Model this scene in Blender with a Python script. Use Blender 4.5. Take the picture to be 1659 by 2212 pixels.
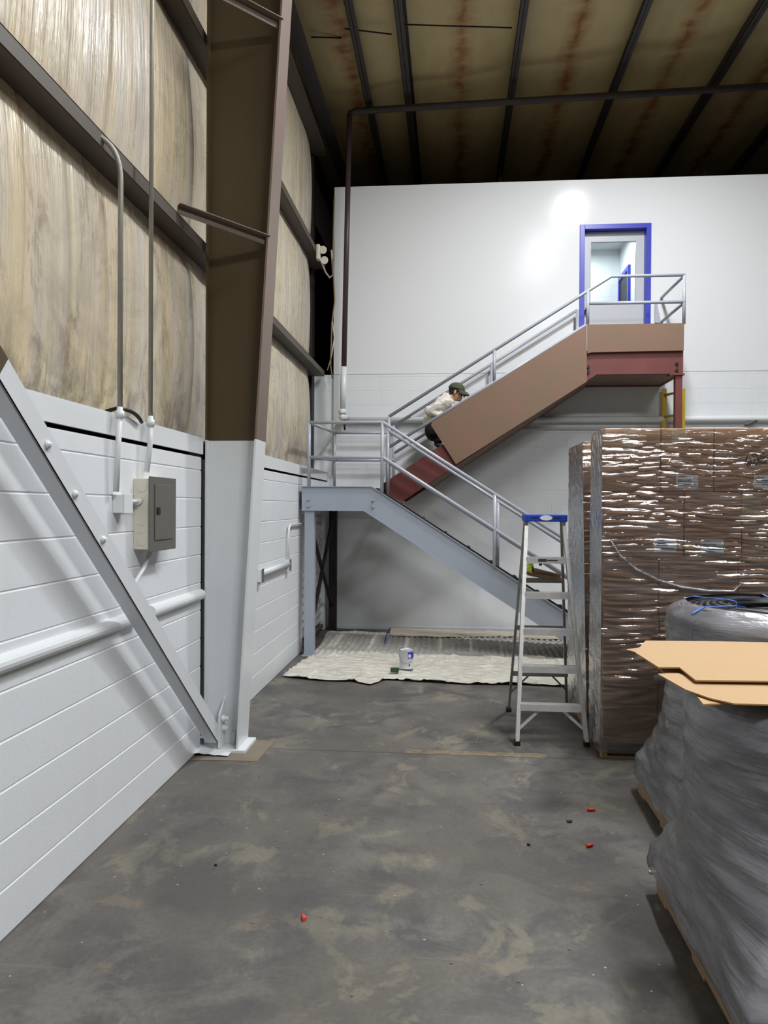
import bpy, bmesh, math, random
from mathutils import Vector, Matrix, noise as mnoise
C = bpy.context.scene
for o in list(bpy.data.objects): bpy.data.objects.remove(o)
col = C.collection
V = Vector
rnd = random.Random(7)

# ---------------------------------------------------------------- camera
FPX, CX, CY, EYE = 1661.0, 829.5, 1106.0, 1.78
yaw, pit, rol = math.atan(145 / FPX), -0.0072, 0.006
fwd = V((-math.sin(yaw) * math.cos(pit), math.cos(yaw) * math.cos(pit), math.sin(pit)))
rt = fwd.cross(V((0, 0, 1))).normalized(); up = rt.cross(fwd)
RT = math.cos(rol) * rt + math.sin(rol) * up
UP = -math.sin(rol) * rt + math.cos(rol) * up
cam_d = bpy.data.cameras.new('camera'); cam = bpy.data.objects.new('camera', cam_d); col.objects.link(cam)
cam_d.sensor_fit = 'HORIZONTAL'; cam_d.sensor_width = 36; cam_d.lens = 36 * FPX / 1659
cam_d.clip_start = .05; cam_d.clip_end = 100
m = Matrix((RT, UP, -fwd)).transposed().to_4x4(); m.translation = V((0, 0, EYE)); cam.matrix_world = m
C.camera = cam
def at(px, py, X=None, Y=None, Z=None):
    d = fwd * FPX + RT * (px - CX) - UP * (py - CY)
    k = X / d.x if X is not None else Y / d.y if Y is not None else (Z - EYE) / d.z
    return d * k + V((0, 0, EYE))

# ---------------------------------------------------------------- world, lamps, exposure
C.view_settings.view_transform = 'Standard'; C.view_settings.look = 'None'
C.view_settings.gamma = 1; C.view_settings.use_curve_mapping = False
C.view_settings.exposure = 0.0
w = bpy.data.worlds.new('world'); C.world = w; w.use_nodes = True
w.node_tree.nodes['Background'].inputs[0].default_value = (.8, .85, 1, 1)
w.node_tree.nodes['Background'].inputs[1].default_value = .02
LAMPS = [(2.15, 7.75, 7.38, 265, .3, .6), (1.9, 4.7, 7.38, 165, .7, 3.4), (3.1, -1.6, 7.38, 290, 1.4, 1.4), (5.0, -1.6, 7.5, 270, 1.4, 1.4)]
def area(name, loc, sx, sy, power, colr=(.975, .985, 1)):
    l = bpy.data.lights.new(name, 'AREA'); l.shape = 'RECTANGLE'; l.size = sx; l.size_y = sy
    l.energy = power; l.color = colr
    o = bpy.data.objects.new(name, l); o.location = loc; col.objects.link(o); return o
for x, y, z, p, sx, sy in LAMPS:
    area('lamp_light', (x, y, z - .05), sx, sy, p)
area('office_light', (2.1, 12.2, 6.0), .5, .9, 40)

# ---------------------------------------------------------------- materials
def s2l(c): return tuple(((v / 255) / 12.92 if v / 255 <= .04045 else ((v / 255 + .055) / 1.055) ** 2.4) for v in c)
class NT:
    def __init__(s, name):
        s.m = bpy.data.materials.new(name); s.m.use_nodes = True; s.t = s.m.node_tree
        s.b = s.t.nodes['Principled BSDF']; s.out = s.t.nodes['Material Output']
        s.geo = s.n('ShaderNodeNewGeometry')
    def n(s, k, **kw):
        q = s.t.nodes.new(k)
        for a, v in kw.items(): setattr(q, a, v)
        return q
    def l(s, a, b): s.t.links.new(a, b)
    def put(s, sock, v):
        if isinstance(v, bpy.types.NodeSocket): s.l(v, sock)
        elif isinstance(v, (tuple, list)) and len(v) == 3 and sock.type == 'RGBA': sock.default_value = (*v, 1)
        else: sock.default_value = v
    def pos(s, scale=(1, 1, 1), rot=(0, 0, 0), loc=(0, 0, 0)):
        q = s.n('ShaderNodeMapping'); s.l(s.geo.outputs['Position'], q.inputs[0])
        q.inputs['Scale'].default_value = scale; q.inputs['Rotation'].default_value = rot; q.inputs['Location'].default_value = loc
        return q.outputs[0]
    def noise(s, vec, scale=1, detail=4, rough=.55, dist=0):
        q = s.n('ShaderNodeTexNoise'); s.l(vec, q.inputs['Vector']); q.inputs['Scale'].default_value = scale
        q.inputs['Detail'].default_value = detail; q.inputs['Roughness'].default_value = rough; q.inputs['Distortion'].default_value = dist
        return q.outputs['Fac']
    def ramp(s, fac, stops):
        q = s.n('ShaderNodeValToRGB'); s.l(fac, q.inputs[0]); e = q.color_ramp.elements
        while len(e) < len(stops): e.new(.5)
        for a, (p, c) in zip(e, stops):
            a.position = p; a.color = (*c, 1) if isinstance(c, (tuple, list)) else (c, c, c, 1)
        return q.outputs[0]
    def mix(s, fac, a, b, mode='MIX'):
        q = s.n('ShaderNodeMix', data_type='RGBA', blend_type=mode)
        s.put(q.inputs[0], fac); s.put(q.inputs[6], a); s.put(q.inputs[7], b); return q.outputs[2]
    def math(s, op, a, b=0.0, c=0.0):
        q = s.n('ShaderNodeMath', operation=op); s.put(q.inputs[0], a); s.put(q.inputs[1], b)
        if op in ('SMOOTH_MIN', 'MULTIPLY_ADD', 'COMPARE', 'WRAP'): s.put(q.inputs[2], c)
        return q.outputs[0]
    def xyz(s):
        q = s.n('ShaderNodeSeparateXYZ'); s.l(s.geo.outputs['Position'], q.inputs[0]); return q.outputs
    def bump(s, h, strength=.3, dist=.01, prev=None):
        q = s.n('ShaderNodeBump'); s.l(h, q.inputs['Height']); q.inputs['Strength'].default_value = strength
        q.inputs['Distance'].default_value = dist
        if prev is not None: s.l(prev, q.inputs['Normal'])
        return q.outputs[0]
    def fin(s, col_=None, rough=None, normal=None, metal=0, spec=None, emit=None, coat=None):
        if col_ is not None: s.put(s.b.inputs['Base Color'], col_)
        if rough is not None: s.put(s.b.inputs['Roughness'], rough)
        if normal is not None: s.l(normal, s.b.inputs['Normal'])
        s.b.inputs['Metallic'].default_value = metal
        if spec is not None: s.b.inputs['Specular IOR Level'].default_value = spec
        if coat is not None: s.b.inputs['Coat Weight'].default_value = coat; s.b.inputs['Coat Roughness'].default_value = .12
        return s.m
def simple(name, c, rough=.5, metal=0, var=.12, scale=6, bump=.15, bscale=60, spec=None, coat=None):
    s = NT(name); c = s2l(c); p = s.pos()
    n1 = s.noise(p, scale, 5)
    cc = s.mix(n1, tuple(v * (1 - var) for v in c), tuple(min(1, v * (1 + var)) for v in c))
    return s.fin(cc, rough, s.bump(s.noise(p, bscale, 3), bump, .002), metal, spec, coat=coat)
M = {}
M['white_paint'] = simple('white_paint', (222, 226, 228), .42, var=.03, bump=.25, bscale=40)
M['white_steel'] = simple('white_steel', (222, 226, 228), .3, var=.03, bump=.1, bscale=30)
M['brace_white'] = simple('brace_white', (214, 218, 222), .35, var=.03, bump=.08)
M['stair_gray'] = simple('stair_gray', (158, 166, 178), .38, var=.06, bump=.1)
M['rail_gray'] = simple('rail_gray', (170, 175, 186), .28, var=.06, bump=.06)
M['red_oxide'] = simple('red_oxide', (106, 52, 48), .5, var=.3, scale=3)
M['black_steel'] = simple('black_steel', (26, 18, 18), .6, var=.3)
M['dark_steel'] = simple('dark_steel', (70, 62, 58), .6, var=.25)
M['purlin_steel'] = simple('purlin_steel', (60, 55, 54), .6, var=.25)
M['pipe_brown'] = simple('pipe_brown', (72, 58, 58), .4, var=.2)
M['conduit'] = simple('conduit', (150, 148, 140), .45, metal=.3, var=.25, scale=12)
M['panel_gray'] = simple('panel_gray', (98, 96, 91), .45, var=.1, scale=20)
M['panel_beige'] = simple('panel_beige', (214, 208, 192), .45, var=.05)
M['black'] = simple('black', (14, 13, 14), .5, var=.2)
M['blue_paint'] = simple('blue_paint', (38, 52, 178), .35, var=.06)
M['ladder_blue'] = simple('ladder_blue', (24, 62, 168), .4, var=.08)
M['door_gray'] = simple('door_gray', (182, 186, 192), .4, var=.03)
M['yellow'] = simple('yellow', (206, 172, 30), .45, var=.1)
M['lime'] = simple('lime', (172, 196, 30), .4, var=.06)
M['chrome'] = simple('chrome', (190, 190, 190), .2, metal=1)
M['aluminium'] = simple('aluminium', (214, 214, 214), .42, metal=.6, var=.2, scale=18, bump=.25, bscale=90)
M['alu_dull'] = simple('alu_dull', (150, 148, 144), .45, metal=.7, var=.25, scale=18)
M['orange'] = simple('orange', (226, 66, 34), .4)
M['stone'] = simple('stone', (120, 112, 100), .8)
M['paper'] = simple('paper', (226, 230, 236), .6, var=.02)
M['ink'] = simple('ink', (40, 44, 52), .6)
M['marker'] = simple('marker', (30, 16, 12), .7)
M['tape'] = simple('tape', (196, 176, 140), .15, var=.1)
M['kraft_brown'] = simple('kraft_brown', (150, 104, 66), .8, var=.12, scale=10)
M['skin'] = simple('skin', (196, 148, 124), .5, var=.08, scale=30, bump=.1)
M['hoodie'] = simple('hoodie', (226, 222, 210), .9, var=.05, bump=.3, bscale=120)
M['denim'] = simple('denim', (18, 19, 28), .85, var=.2)
M['cap_green'] = simple('cap_green', (72, 82, 60), .85, var=.12, scale=40)
M['hair'] = simple('hair', (30, 22, 20), .7, var=.3, scale=80)
M['shoe'] = simple('shoe', (66, 56, 56), .7)
M['strap_blue'] = simple('strap_blue', (90, 130, 214), .35)
M['tube_black'] = simple('tube_black', (34, 36, 42), .35, var=.2)
M['cable_beige'] = simple('cable_beige', (150, 130, 96), .5)
M['fixture'] = simple('fixture', (190, 190, 190), .4)
M['can_white'] = simple('can_white', (206, 208, 212), .4, var=.03)
M['green_box'] = simple('green_box', (44, 74, 50), .5)
M['ceiling_tile'] = simple('ceiling_tile', (206, 212, 208), .9)

def m_wood(name, c, sc=(30, 30, 2)):
    s = NT(name); c = s2l(c); n1 = s.noise(s.pos(sc), 1, 5, .6); n2 = s.noise(s.pos(), 5, 3)
    cc = s.mix(n1, tuple(v * .6 for v in c), tuple(v * 1.2 for v in c))
    return s.fin(s.mix(s.math('MULTIPLY', n2, .4), cc, tuple(v * .6 for v in c)), .7, s.bump(n1, .3, .003))
M['wood'] = m_wood('wood', (168, 138, 104), (2, 40, 40))
M['plank_brown'] = m_wood('plank_brown', (120, 96, 70), (2, 30, 30))

def m_plywood():
    s = NT('plywood'); p = s.pos((1, 1, 1))
    n = s.noise(p, 2.2, 5, .6); st = s.noise(s.pos((1.2, 1, 1.2)), 3.5, 6, .75)
    c = s.mix(s.ramp(n, [(.35, 0), (.7, 1)]), s2l((118, 98, 76)), s2l((128, 96, 82)))
    c = s.mix(s.ramp(st, [(.66, 0), (.8, .55)]), c, s2l((60, 42, 30)))
    return s.fin(c, .62, s.bump(s.noise(p, 60, 4), .12, .002))
M['plywood'] = m_plywood()

def m_block(name, vertical=None, top=1.0):
    s = NT(name); p = s.pos(); x, y, z = s.xyz()
    n = s.bump(s.noise(p, 55, 4, .6), .35, .0035)
    n = s.bump(s.noise(p, 3.5, 3), .25, .01, n)
    if vertical:
        q = s.n('ShaderNodeTexBrick'); cb = s.n('ShaderNodeCombineXYZ')
        s.l(x if vertical == 'x' else y, cb.inputs[0]); s.l(z, cb.inputs[1]); s.l(cb.outputs[0], q.inputs['Vector'])
        q.inputs['Scale'].default_value = 1; q.inputs['Mortar Size'].default_value = .004; q.inputs['Mortar Smooth'].default_value = .4
        q.inputs['Brick Width'].default_value = .4064; q.inputs['Row Height'].default_value = .2032
        q.inputs['Color1'].default_value = q.inputs['Color2'].default_value = (1, 1, 1, 1); q.inputs['Mortar'].default_value = (0, 0, 0, 1)
        zm = s.ramp(s.math('MULTIPLY', z, .1), [(.162, 0), (.163, 1)])
        h = s.math('MAXIMUM', q.outputs['Color'], s.math('SUBTRACT', 1.0, zm))
        n = s.bump(h, .55, .006, n)
    st = s.noise(s.pos((3, 3, .5)), 1.3, 4)
    c = s.mix(s.ramp(st, [(.55, 0), (.8, .25)]), s2l((224, 228, 231)), s2l((206, 206, 204)))
    return s.fin(c, .42, n)
M['block_left'] = m_block('block_left'); M['block_back'] = m_block('block_back', 'x')

def m_drywall():
    s = NT('glossy_white_wall'); p = s.pos()
    n = s.bump(s.noise(p, 1.6, 3), .15, .01); n = s.bump(s.noise(p, 50, 3), .05, .0015, n)
    return s.fin(s2l((226, 229, 231)), .17, n, spec=.12)
M['drywall'] = m_drywall()

def m_floor():
    s = NT('stained_concrete'); p = s.pos(); x, y, z = s.xyz()
    big = s.noise(s.pos((1, .8, 1)), .9, 5, .62, .4); mid = s.noise(p, 3.2, 6, .68, .6); fine = s.noise(p, 40, 5, .7)
    c = s.mix(s.ramp(mid, [(.42, 0), (.58, 1)]), s2l((84, 83, 82)), s2l((112, 109, 103)))
    c = s.mix(s.ramp(big, [(.42, 0), (.6, 1)]), c, s2l((98, 95, 89)), 'MIX')
    patch = s.noise(s.pos((1, .75, 1), loc=(4, 2, 0)), 2.6, 8, .66, .5)
    c = s.mix(s.ramp(patch, [(.56, 0), (.61, .5)]), c, s2l((136, 130, 112)))
    patch2 = s.noise(s.pos((1, 1.3, 1), loc=(9, 5, 0)), 2.6, 7, .7, .3)
    c = s.mix(s.ramp(patch2, [(.6, 0), (.66, .35)]), c, s2l((142, 126, 106)))
    dk = s.noise(s.pos((1, .9, 1), loc=(1, 8, 0)), 1.4, 5, .6)
    c = s.mix(s.ramp(dk, [(.5, 0), (.62, .55)]), c, s2l((72, 72, 73)))
    c = s.mix(s.math('MULTIPLY', s.ramp(fine, [(.3, 1), (.55, 0)]), .3), c, s2l((62, 60, 58)))
    sp = s.n('ShaderNodeTexVoronoi'); s.l(p, sp.inputs['Vector']); sp.inputs['Scale'].default_value = 9
    c = s.mix(s.ramp(sp.outputs['Distance'], [(.03, .8), (.05, 0)]), c, s2l((190, 188, 180)))
    # scratches running roughly across
    scr = s.noise(s.pos((.6, 22, 1), rot=(0, 0, .1)), 2, 3, .5)
    c = s.mix(s.ramp(scr, [(.68, 0), (.75, .3)]), c, s2l((140, 136, 128)))
    # faded yellow line and slab joint
    a = at(890, 1622, Z=0); b = at(1150, 1634, Z=0)
    yl = s.math('ABSOLUTE', s.math('SUBTRACT', y, a.y - .01)); inb = s.math('LESS_THAN', yl, .045)
    inx = s.math('MULTIPLY', s.math('GREATER_THAN', x, a.x - .05), s.math('LESS_THAN', x, b.x + .1))
    wear = s.ramp(s.noise(s.pos((3, 12, 1)), 3, 5, .7), [(.38, 0), (.62, .6)])
    c = s.mix(s.math('MULTIPLY', s.math('MULTIPLY', inb, inx), wear), c, s2l((166, 140, 88)))
    jt = s.math('ABSOLUTE', s.math('SUBTRACT', y, 5.53)); jj = s.math('LESS_THAN', jt, .005)
    c = s.mix(s.math('MULTIPLY', jj, .75), c, s2l((40, 38, 36)))
    n = s.bump(fine, .15, .003)
    return s.fin(c, s.ramp(big, [(.3, .62), (.7, .48)]), n, spec=.35)
M['floor'] = m_floor()

def m_insul(name, base, warm, roof=False):
    s = NT(name); x, y, z = s.xyz(); p = s.pos()
    if roof:
        xc = s.math('SUBTRACT', s.math('MODULO', s.math('ADD', x, 9.33), 1.45), .725)
        wob = s.noise(s.pos((1, 1, 1)), 2.6, 5, .6)
        d = s.math('ABSOLUTE', s.math('ADD', xc, s.math('MULTIPLY', s.math('SUBTRACT', wob, .5), .3)))
        stain = s.ramp(d, [(0.0, 1), (.09, .45), (.22, 0)])
        st2 = s.math('MULTIPLY', stain, s.ramp(s.noise(s.pos((1, 2.0, 1)), 2, 5, .7), [(.3, .15), (.6, 1)]))
        c = s.mix(s.noise(p, 3, 4), s2l(base), s2l(warm))
        c = s.mix(s.ramp(s.noise(s.pos((1, .35, 1)), 1.6, 5), [(.5, 0), (.8, .4)]), c, s2l((96, 78, 50)))
        c = s.mix(st2, c, s2l((140, 78, 28)))
        return s.fin(c, .5, s.bump(s.noise(p, 12, 4), .3, .01))
    str1 = s.noise(s.pos((1, 4, .3)), 1.1, 6, .6, .25)
    str2 = s.noise(s.pos((1, 14, .5), loc=(0, 3, 0)), 1.2, 6, .7, .2)
    cloud = s.noise(p, 1.5, 7, .7, .6)
    c = s.mix(s.ramp(str1, [(.36, 0), (.62, 1)]), s2l(base), s2l(warm))
    c = s.mix(s.ramp(s.noise(s.pos((1, 3, .25), loc=(0, 7, 0)), 1.3, 5, .6), [(.54, 0), (.7, .4)]), c, s2l((180, 156, 118)))
    c = s.mix(s.ramp(str2, [(.5, 0), (.74, .38)]), c, s2l((150, 138, 122)))
    c = s.mix(s.ramp(cloud, [(.52, 0), (.7, .5)]), c, s2l((132, 122, 112)))
    lowz = s.ramp(s.math('MULTIPLY', z, .1), [(.26, 1), (.52, .35)])
    grime = s.math('MULTIPLY', s.ramp(s.noise(s.pos((1, 2.4, .9), loc=(0, 2, 5), rot=(.15, 0, 0)), 2.4, 8, .8, .6), [(.52, 0), (.68, .8)]), lowz)
    c = s.mix(grime, c, s2l((108, 88, 62)))
    mil = s.math('MULTIPLY', s.ramp(s.math('MULTIPLY', z, .1), [(.232, 1), (.28, 0)]), s.ramp(s.noise(s.pos((1, 1.6, 1.6), loc=(0, 4, 4)), 2.2, 7, .75, .5), [(.42, 0), (.62, .75)]))
    c = s.mix(mil, c, s2l((84, 78, 72)))
    rust = s.ramp(s.noise(s.pos((1, 9, .35), loc=(0, 11, 1)), 1.2, 6, .65, .3), [(.62, 0), (.72, .55)])
    c = s.mix(rust, c, s2l((132, 88, 44)))
    n = s.bump(s.noise(s.pos((1, 8, .5)), 1.4, 5, .6), .45, .05)
    n = s.bump(s.noise(p, 4, 5), .3, .02, n)
    return s.fin(c, s.ramp(cloud, [(.4, .24), (.7, .5)]), n, spec=.5)
M['insul_wall'] = m_insul('vinyl_faced_insulation', (200, 193, 182), (210, 195, 162))
M['insul_roof'] = m_insul('roof_insulation', (206, 190, 140), (190, 172, 128), True)

def m_column():
    s = NT('column_brown'); p = s.pos(); x, y, z = s.xyz()
    n = s.noise(s.pos((1, 1, .4)), 3, 5)
    c = s.mix(n, s2l((68, 54, 32)), s2l((84, 68, 42)))
    return s.fin(c, .5, s.bump(s.noise(p, 40, 3), .1, .002))
M['column_brown'] = m_column()
M['flange_brown'] = simple('flange_brown', (116, 100, 90), .5, var=.15, scale=2)
M['girt'] = simple('girt', (76, 68, 60), .55, var=.3, scale=3)

def m_card(name, base, warm):
    s = NT(name); p = s.pos()
    n = s.noise(s.pos((.6, 1, 2)), 3, 5); f = s.noise(s.pos((2, 1, 90)), 1, 2)
    c = s.mix(n, s2l(base), s2l(warm))
    return s.fin(c, .75, s.bump(f, .08, .001))
M['carton'] = m_card('carton_brown', (176, 140, 110), (192, 153, 116))
M['sheet'] = m_card('cardboard_sheet', (184, 152, 112), (194, 162, 122))
M['sheet_edge'] = m_card('corrugated_edge', (150, 112, 62), (170, 130, 76))

def m_wrap(name, front=True):
    s = NT(name); p = s.pos()
    if front:
        v1 = s.pos((2.2, 1, 40)); v2 = s.pos((5, 1, 95), rot=(0, .06, 0))
        h = s.math('ADD', s.noise(v1, 1, 4, .6, .3), s.math('MULTIPLY', s.noise(v2, 1, 3, .6), .6))
        nrm = s.bump(h, .35, .01)
        haze = s.ramp(s.noise(s.pos((1.5, 1, 12)), 1.6, 5, .7), [(.45, .02), (.75, .2)])
        grough, gm = .12, .32
    else:
        v1 = s.pos((1, 6, 10), rot=(-.7, 0, 0)); v2 = s.pos((1, 9, 60), rot=(-.6, 0, 0))
        h = s.math('ADD', s.noise(v1, 1, 4, .6, .4), s.math('MULTIPLY', s.noise(v2, 1, 4, .6), .7))
        nrm = s.bump(h, .5, .012)
        haze = s.ramp(s.noise(s.pos((1, 3, 3.2), rot=(-.6, 0, 0)), 1.2, 7, .75, .6), [(.42, .05), (.52, .78)])
        grough, gm = .2, .3
    tr = s.n('ShaderNodeBsdfTransparent'); tr.inputs[0].default_value = (.98, .98, .98, 1)
    df = s.n('ShaderNodeBsdfDiffuse'); df.inputs[0].default_value = (*s2l((200, 200, 204)), 1); s.l(nrm, df.inputs['Normal'])
    gl = s.n('ShaderNodeBsdfGlossy'); gl.inputs['Roughness'].default_value = grough; s.l(nrm, gl.inputs['Normal'])
    a = s.n('ShaderNodeMixShader'); s.l(haze, a.inputs[0]); s.l(tr.outputs[0], a.inputs[1]); s.l(df.outputs[0], a.inputs[2])
    b = s.n('ShaderNodeMixShader'); b.inputs[0].default_value = gm
    fr = s.n('ShaderNodeFresnel'); fr.inputs[0].default_value = 1.5; s.l(nrm, fr.inputs['Normal'])
    s.l(s.math('MINIMUM', s.math('MULTIPLY_ADD', fr.outputs[0], 2.6, .12), 1.0), b.inputs[0])
    s.l(a.outputs[0], b.inputs[1]); s.l(gl.outputs[0], b.inputs[2]); s.l(b.outputs[0], s.out.inputs[0])
    s.t.nodes.remove(s.b); return s.m
M['wrap_front'] = m_wrap('stretch_wrap_front'); M['wrap_side'] = m_wrap('stretch_wrap_side', False)
def m_coilwrap():
    s = NT('coil_stretch_wrap')
    h = s.math('ADD', s.noise(s.pos((1.3, 1.3, 14), rot=(0, .3, .2)), 1, 5, .55, .5), s.math('MULTIPLY', s.noise(s.pos((2, 2, 5)), 1.6, 4), .9))
    nrm = s.bump(h, .9, .02)
    haze = s.ramp(s.noise(s.pos((1, 1, 4), rot=(0, .5, .3)), 1.5, 5, .6, .6), [(.36, .4), (.64, .92)])
    tr = s.n('ShaderNodeBsdfTransparent'); tr.inputs[0].default_value = (.8, .8, .84, 1)
    df = s.n('ShaderNodeBsdfDiffuse'); df.inputs[0].default_value = (*s2l((146, 147, 154)), 1); s.l(nrm, df.inputs['Normal'])
    gl = s.n('ShaderNodeBsdfGlossy'); gl.inputs['Roughness'].default_value = .24; s.l(nrm, gl.inputs['Normal'])
    a = s.n('ShaderNodeMixShader'); s.l(haze, a.inputs[0]); s.l(tr.outputs[0], a.inputs[1]); s.l(df.outputs[0], a.inputs[2])
    b = s.n('ShaderNodeMixShader')
    fr = s.n('ShaderNodeFresnel'); fr.inputs[0].default_value = 1.45; s.l(nrm, fr.inputs['Normal'])
    s.l(s.math('MINIMUM', s.math('MULTIPLY_ADD', fr.outputs[0], 1.0, .04), 1.0), b.inputs[0])
    s.l(a.outputs[0], b.inputs[1]); s.l(gl.outputs[0], b.inputs[2]); s.l(b.outputs[0], s.out.inputs[0])
    s.t.nodes.remove(s.b); return s.m
M['coil_wrap'] = m_coilwrap()
def m_canvas(name, base, dirt):
    s = NT(name); p = s.pos()
    c = s.mix(s.ramp(s.noise(p, 2.2, 6, .7), [(.5, 0), (.75, .7)]), s2l(base), s2l(dirt))
    n = s.bump(s.noise(s.pos((2, 5, 1)), 3, 6, .65, .8), 1.0, .05)
    return s.fin(c, .9, n)
M['canvas'] = m_canvas('canvas_cloth', (222, 218, 206), (176, 168, 152))
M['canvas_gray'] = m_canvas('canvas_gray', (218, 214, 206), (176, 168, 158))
M['canvas_tan'] = m_canvas('canvas_tan', (224, 212, 194), (190, 172, 150))
def m_glass():
    s = NT('door_glass')
    tr = s.n('ShaderNodeBsdfTransparent'); tr.inputs[0].default_value = (.9, .95, .94, 1)
    gl = s.n('ShaderNodeBsdfGlossy'); gl.inputs['Roughness'].default_value = .02
    b = s.n('ShaderNodeMixShader'); fr = s.n('ShaderNodeFresnel'); fr.inputs[0].default_value = 1.5
    s.l(fr.outputs[0], b.inputs[0]); s.l(tr.outputs[0], b.inputs[1]); s.l(gl.outputs[0], b.inputs[2]); s.l(b.outputs[0], s.out.inputs[0])
    s.t.nodes.remove(s.b); return s.m
M['glass'] = m_glass()
def m_emit(name, c, st):
    s = NT(name); e = s.n('ShaderNodeEmission'); e.inputs[0].default_value = (*c, 1); e.inputs[1].default_value = st
    s.l(e.outputs[0], s.out.inputs[0]); s.t.nodes.remove(s.b); return s.m
M['lamp_on'] = m_emit('lamp_diffuser', (.975, .985, 1), 14)
M['patch'] = simple('concrete_patch', (124, 114, 98), .75, var=.2, scale=9)

# ---------------------------------------------------------------- mesh helpers
class MB:
    def __init__(s): s.bm = bmesh.new()
    def poly(s, pts): return s.bm.faces.new([s.bm.verts.new(p) for p in pts])
    def hexa(s, a, b):   # two quads -> solid
        va = [s.bm.verts.new(p) for p in a]; vb = [s.bm.verts.new(p) for p in b]; n = len(va)
        s.bm.faces.new(va[::-1]); s.bm.faces.new(vb)
        for i in range(n): s.bm.faces.new((va[i], va[(i + 1) % n], vb[(i + 1) % n], vb[i]))
        return s
    def box(s, x0, x1, y0, y1, z0, z1):
        return s.hexa([(x0, y0, z0), (x1, y0, z0), (x1, y1, z0), (x0, y1, z0)], [(x0, y0, z1), (x1, y0, z1), (x1, y1, z1), (x0, y1, z1)])
    def prism(s, pts, ext):
        e = V(ext); return s.hexa([V(p) for p in pts], [V(p) + e for p in pts])
    def bar(s, p, q, w, h, side=V((0, 1, 0)), off=(0, 0)):
        p, q = V(p), V(q); d = (q - p).normalized(); a = (side - d * side.dot(d)).normalized(); b = d.cross(a)
        c = a * off[0] + b * off[1]
        r = [c + a * (w / 2) * i + b * (h / 2) * j for i, j in ((-1, -1), (1, -1), (1, 1), (-1, 1))]
        return s.hexa([p + k for k in r], [q + k for k in r])
    def tube(s, pts, r, n=10, closed=False, cap=True):
        pts = [V(p) for p in pts]; rings = []; N = len(pts); prev = None
        for i, p in enumerate(pts):
            if closed: d = (pts[(i + 1) % N] - pts[i - 1]).normalized()
            else: d = (pts[min(i + 1, N - 1)] - pts[max(i - 1, 0)]).normalized()
            if prev is None:
                a = d.orthogonal().normalized()
            else: a = (prev - d * prev.dot(d)).normalized()
            prev = a; b = d.cross(a); rr = r[i] if isinstance(r, (list, tuple)) else r
            rings.append([s.bm.verts.new(p + a * rr * math.cos(t * 2 * math.pi / n) + b * rr * math.sin(t * 2 * math.pi / n)) for t in range(n)])
        R = range(N if closed else N - 1)
        for i in R:
            A, B = rings[i], rings[(i + 1) % N]
            for t in range(n):
                f = s.bm.faces.new((A[t], A[(t + 1) % n], B[(t + 1) % n], B[t])); f.smooth = True
        if cap and not closed: s.bm.faces.new(rings[0][::-1]); s.bm.faces.new(rings[-1])
        return s
    def lathe(s, c, prof, n=32, axis='z', cap=False):
        c = V(c); rings = []
        for r, h in prof:
            ring = []
            for t in range(n):
                a = t * 2 * math.pi / n; u, v = r * math.cos(a), r * math.sin(a)
                ring.append(s.bm.verts.new(c + (V((u, v, h)) if axis == 'z' else V((u, h, v)) if axis == 'y' else V((h, u, v)))))
            rings.append(ring)
        for A, B in zip(rings, rings[1:]):
            for t in range(n):
                f = s.bm.faces.new((A[t], A[(t + 1) % n], B[(t + 1) % n], B[t])); f.smooth = True
        s.bm.faces.new(rings[0][::-1]); s.bm.faces.new(rings[-1]); return s
    def grid(s, fn, nu, nv, smooth=True):
        g = [[s.bm.verts.new(fn(i / nu, j / nv)) for j in range(nv + 1)] for i in range(nu + 1)]
        for i in range(nu):
            for j in range(nv):
                f = s.bm.faces.new((g[i][j], g[i + 1][j], g[i + 1][j + 1], g[i][j + 1])); f.smooth = smooth
        return s
    def ball(s, c, r, n=16, sc=(1, 1, 1), rot=None):
        mt = Matrix.Translation(V(c)) @ (rot.to_4x4() if rot else Matrix()) @ Matrix.Diagonal((r * sc[0], r * sc[1], r * sc[2], 1))
        q = bmesh.ops.create_uvsphere(s.bm, u_segments=n, v_segments=n // 2 + 2, radius=1, matrix=mt)
        for v in q['verts']:
            for f in v.link_faces: f.smooth = True
        return s
    def build(s, name, mats, parent=None, bevel=0, recalc=True):
        if recalc: bmesh.ops.recalc_face_normals(s.bm, faces=s.bm.faces)
        if parent is None:
            xs = [v.co for v in s.bm.verts]
            lo = V([min(c[i] for c in xs) for i in range(3)]); hi = V([max(c[i] for c in xs) for i in range(3)])
            off = V(((lo.x + hi.x) / 2, (lo.y + hi.y) / 2, lo.z))
        else:
            q = parent; off = V((0, 0, 0))
            while q: off += q.location; q = q.parent
        for v in s.bm.verts: v.co -= off
        me = bpy.data.meshes.new(name); s.bm.to_mesh(me); s.bm.free()
        for mm in (mats if isinstance(mats, list) else [mats]): me.materials.append(mm)
        o = bpy.data.objects.new(name, me); col.objects.link(o)
        if parent is None: o.location = off
        else: o.parent = parent
        if bevel:
            b = o.modifiers.new('bevel', 'BEVEL'); b.width = bevel; b.segments = 2; b.limit_method = 'ANGLE'
        return o
def tag(o, label=None, cat=None, group=None, kind=None):
    if label: o['label'] = label
    if cat: o['category'] = cat
    if group: o['group'] = group
    if kind: o['kind'] = kind
    return o
def thing(name, loc, label, cat, group=None):
    e = bpy.data.objects.new(name, None); e.empty_display_size = .1; col.objects.link(e); e.location = V(loc)
    return tag(e, label, cat, group)
def st(o, label=None): return tag(o, label, kind='structure')
def arc(p0, p1, p2, n=6):   # rounded corner through p1
    return [(1 - t) ** 2 * V(p0) + 2 * t * (1 - t) * V(p1) + t * t * V(p2) for t in [i / n for i in range(n + 1)]]

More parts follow.
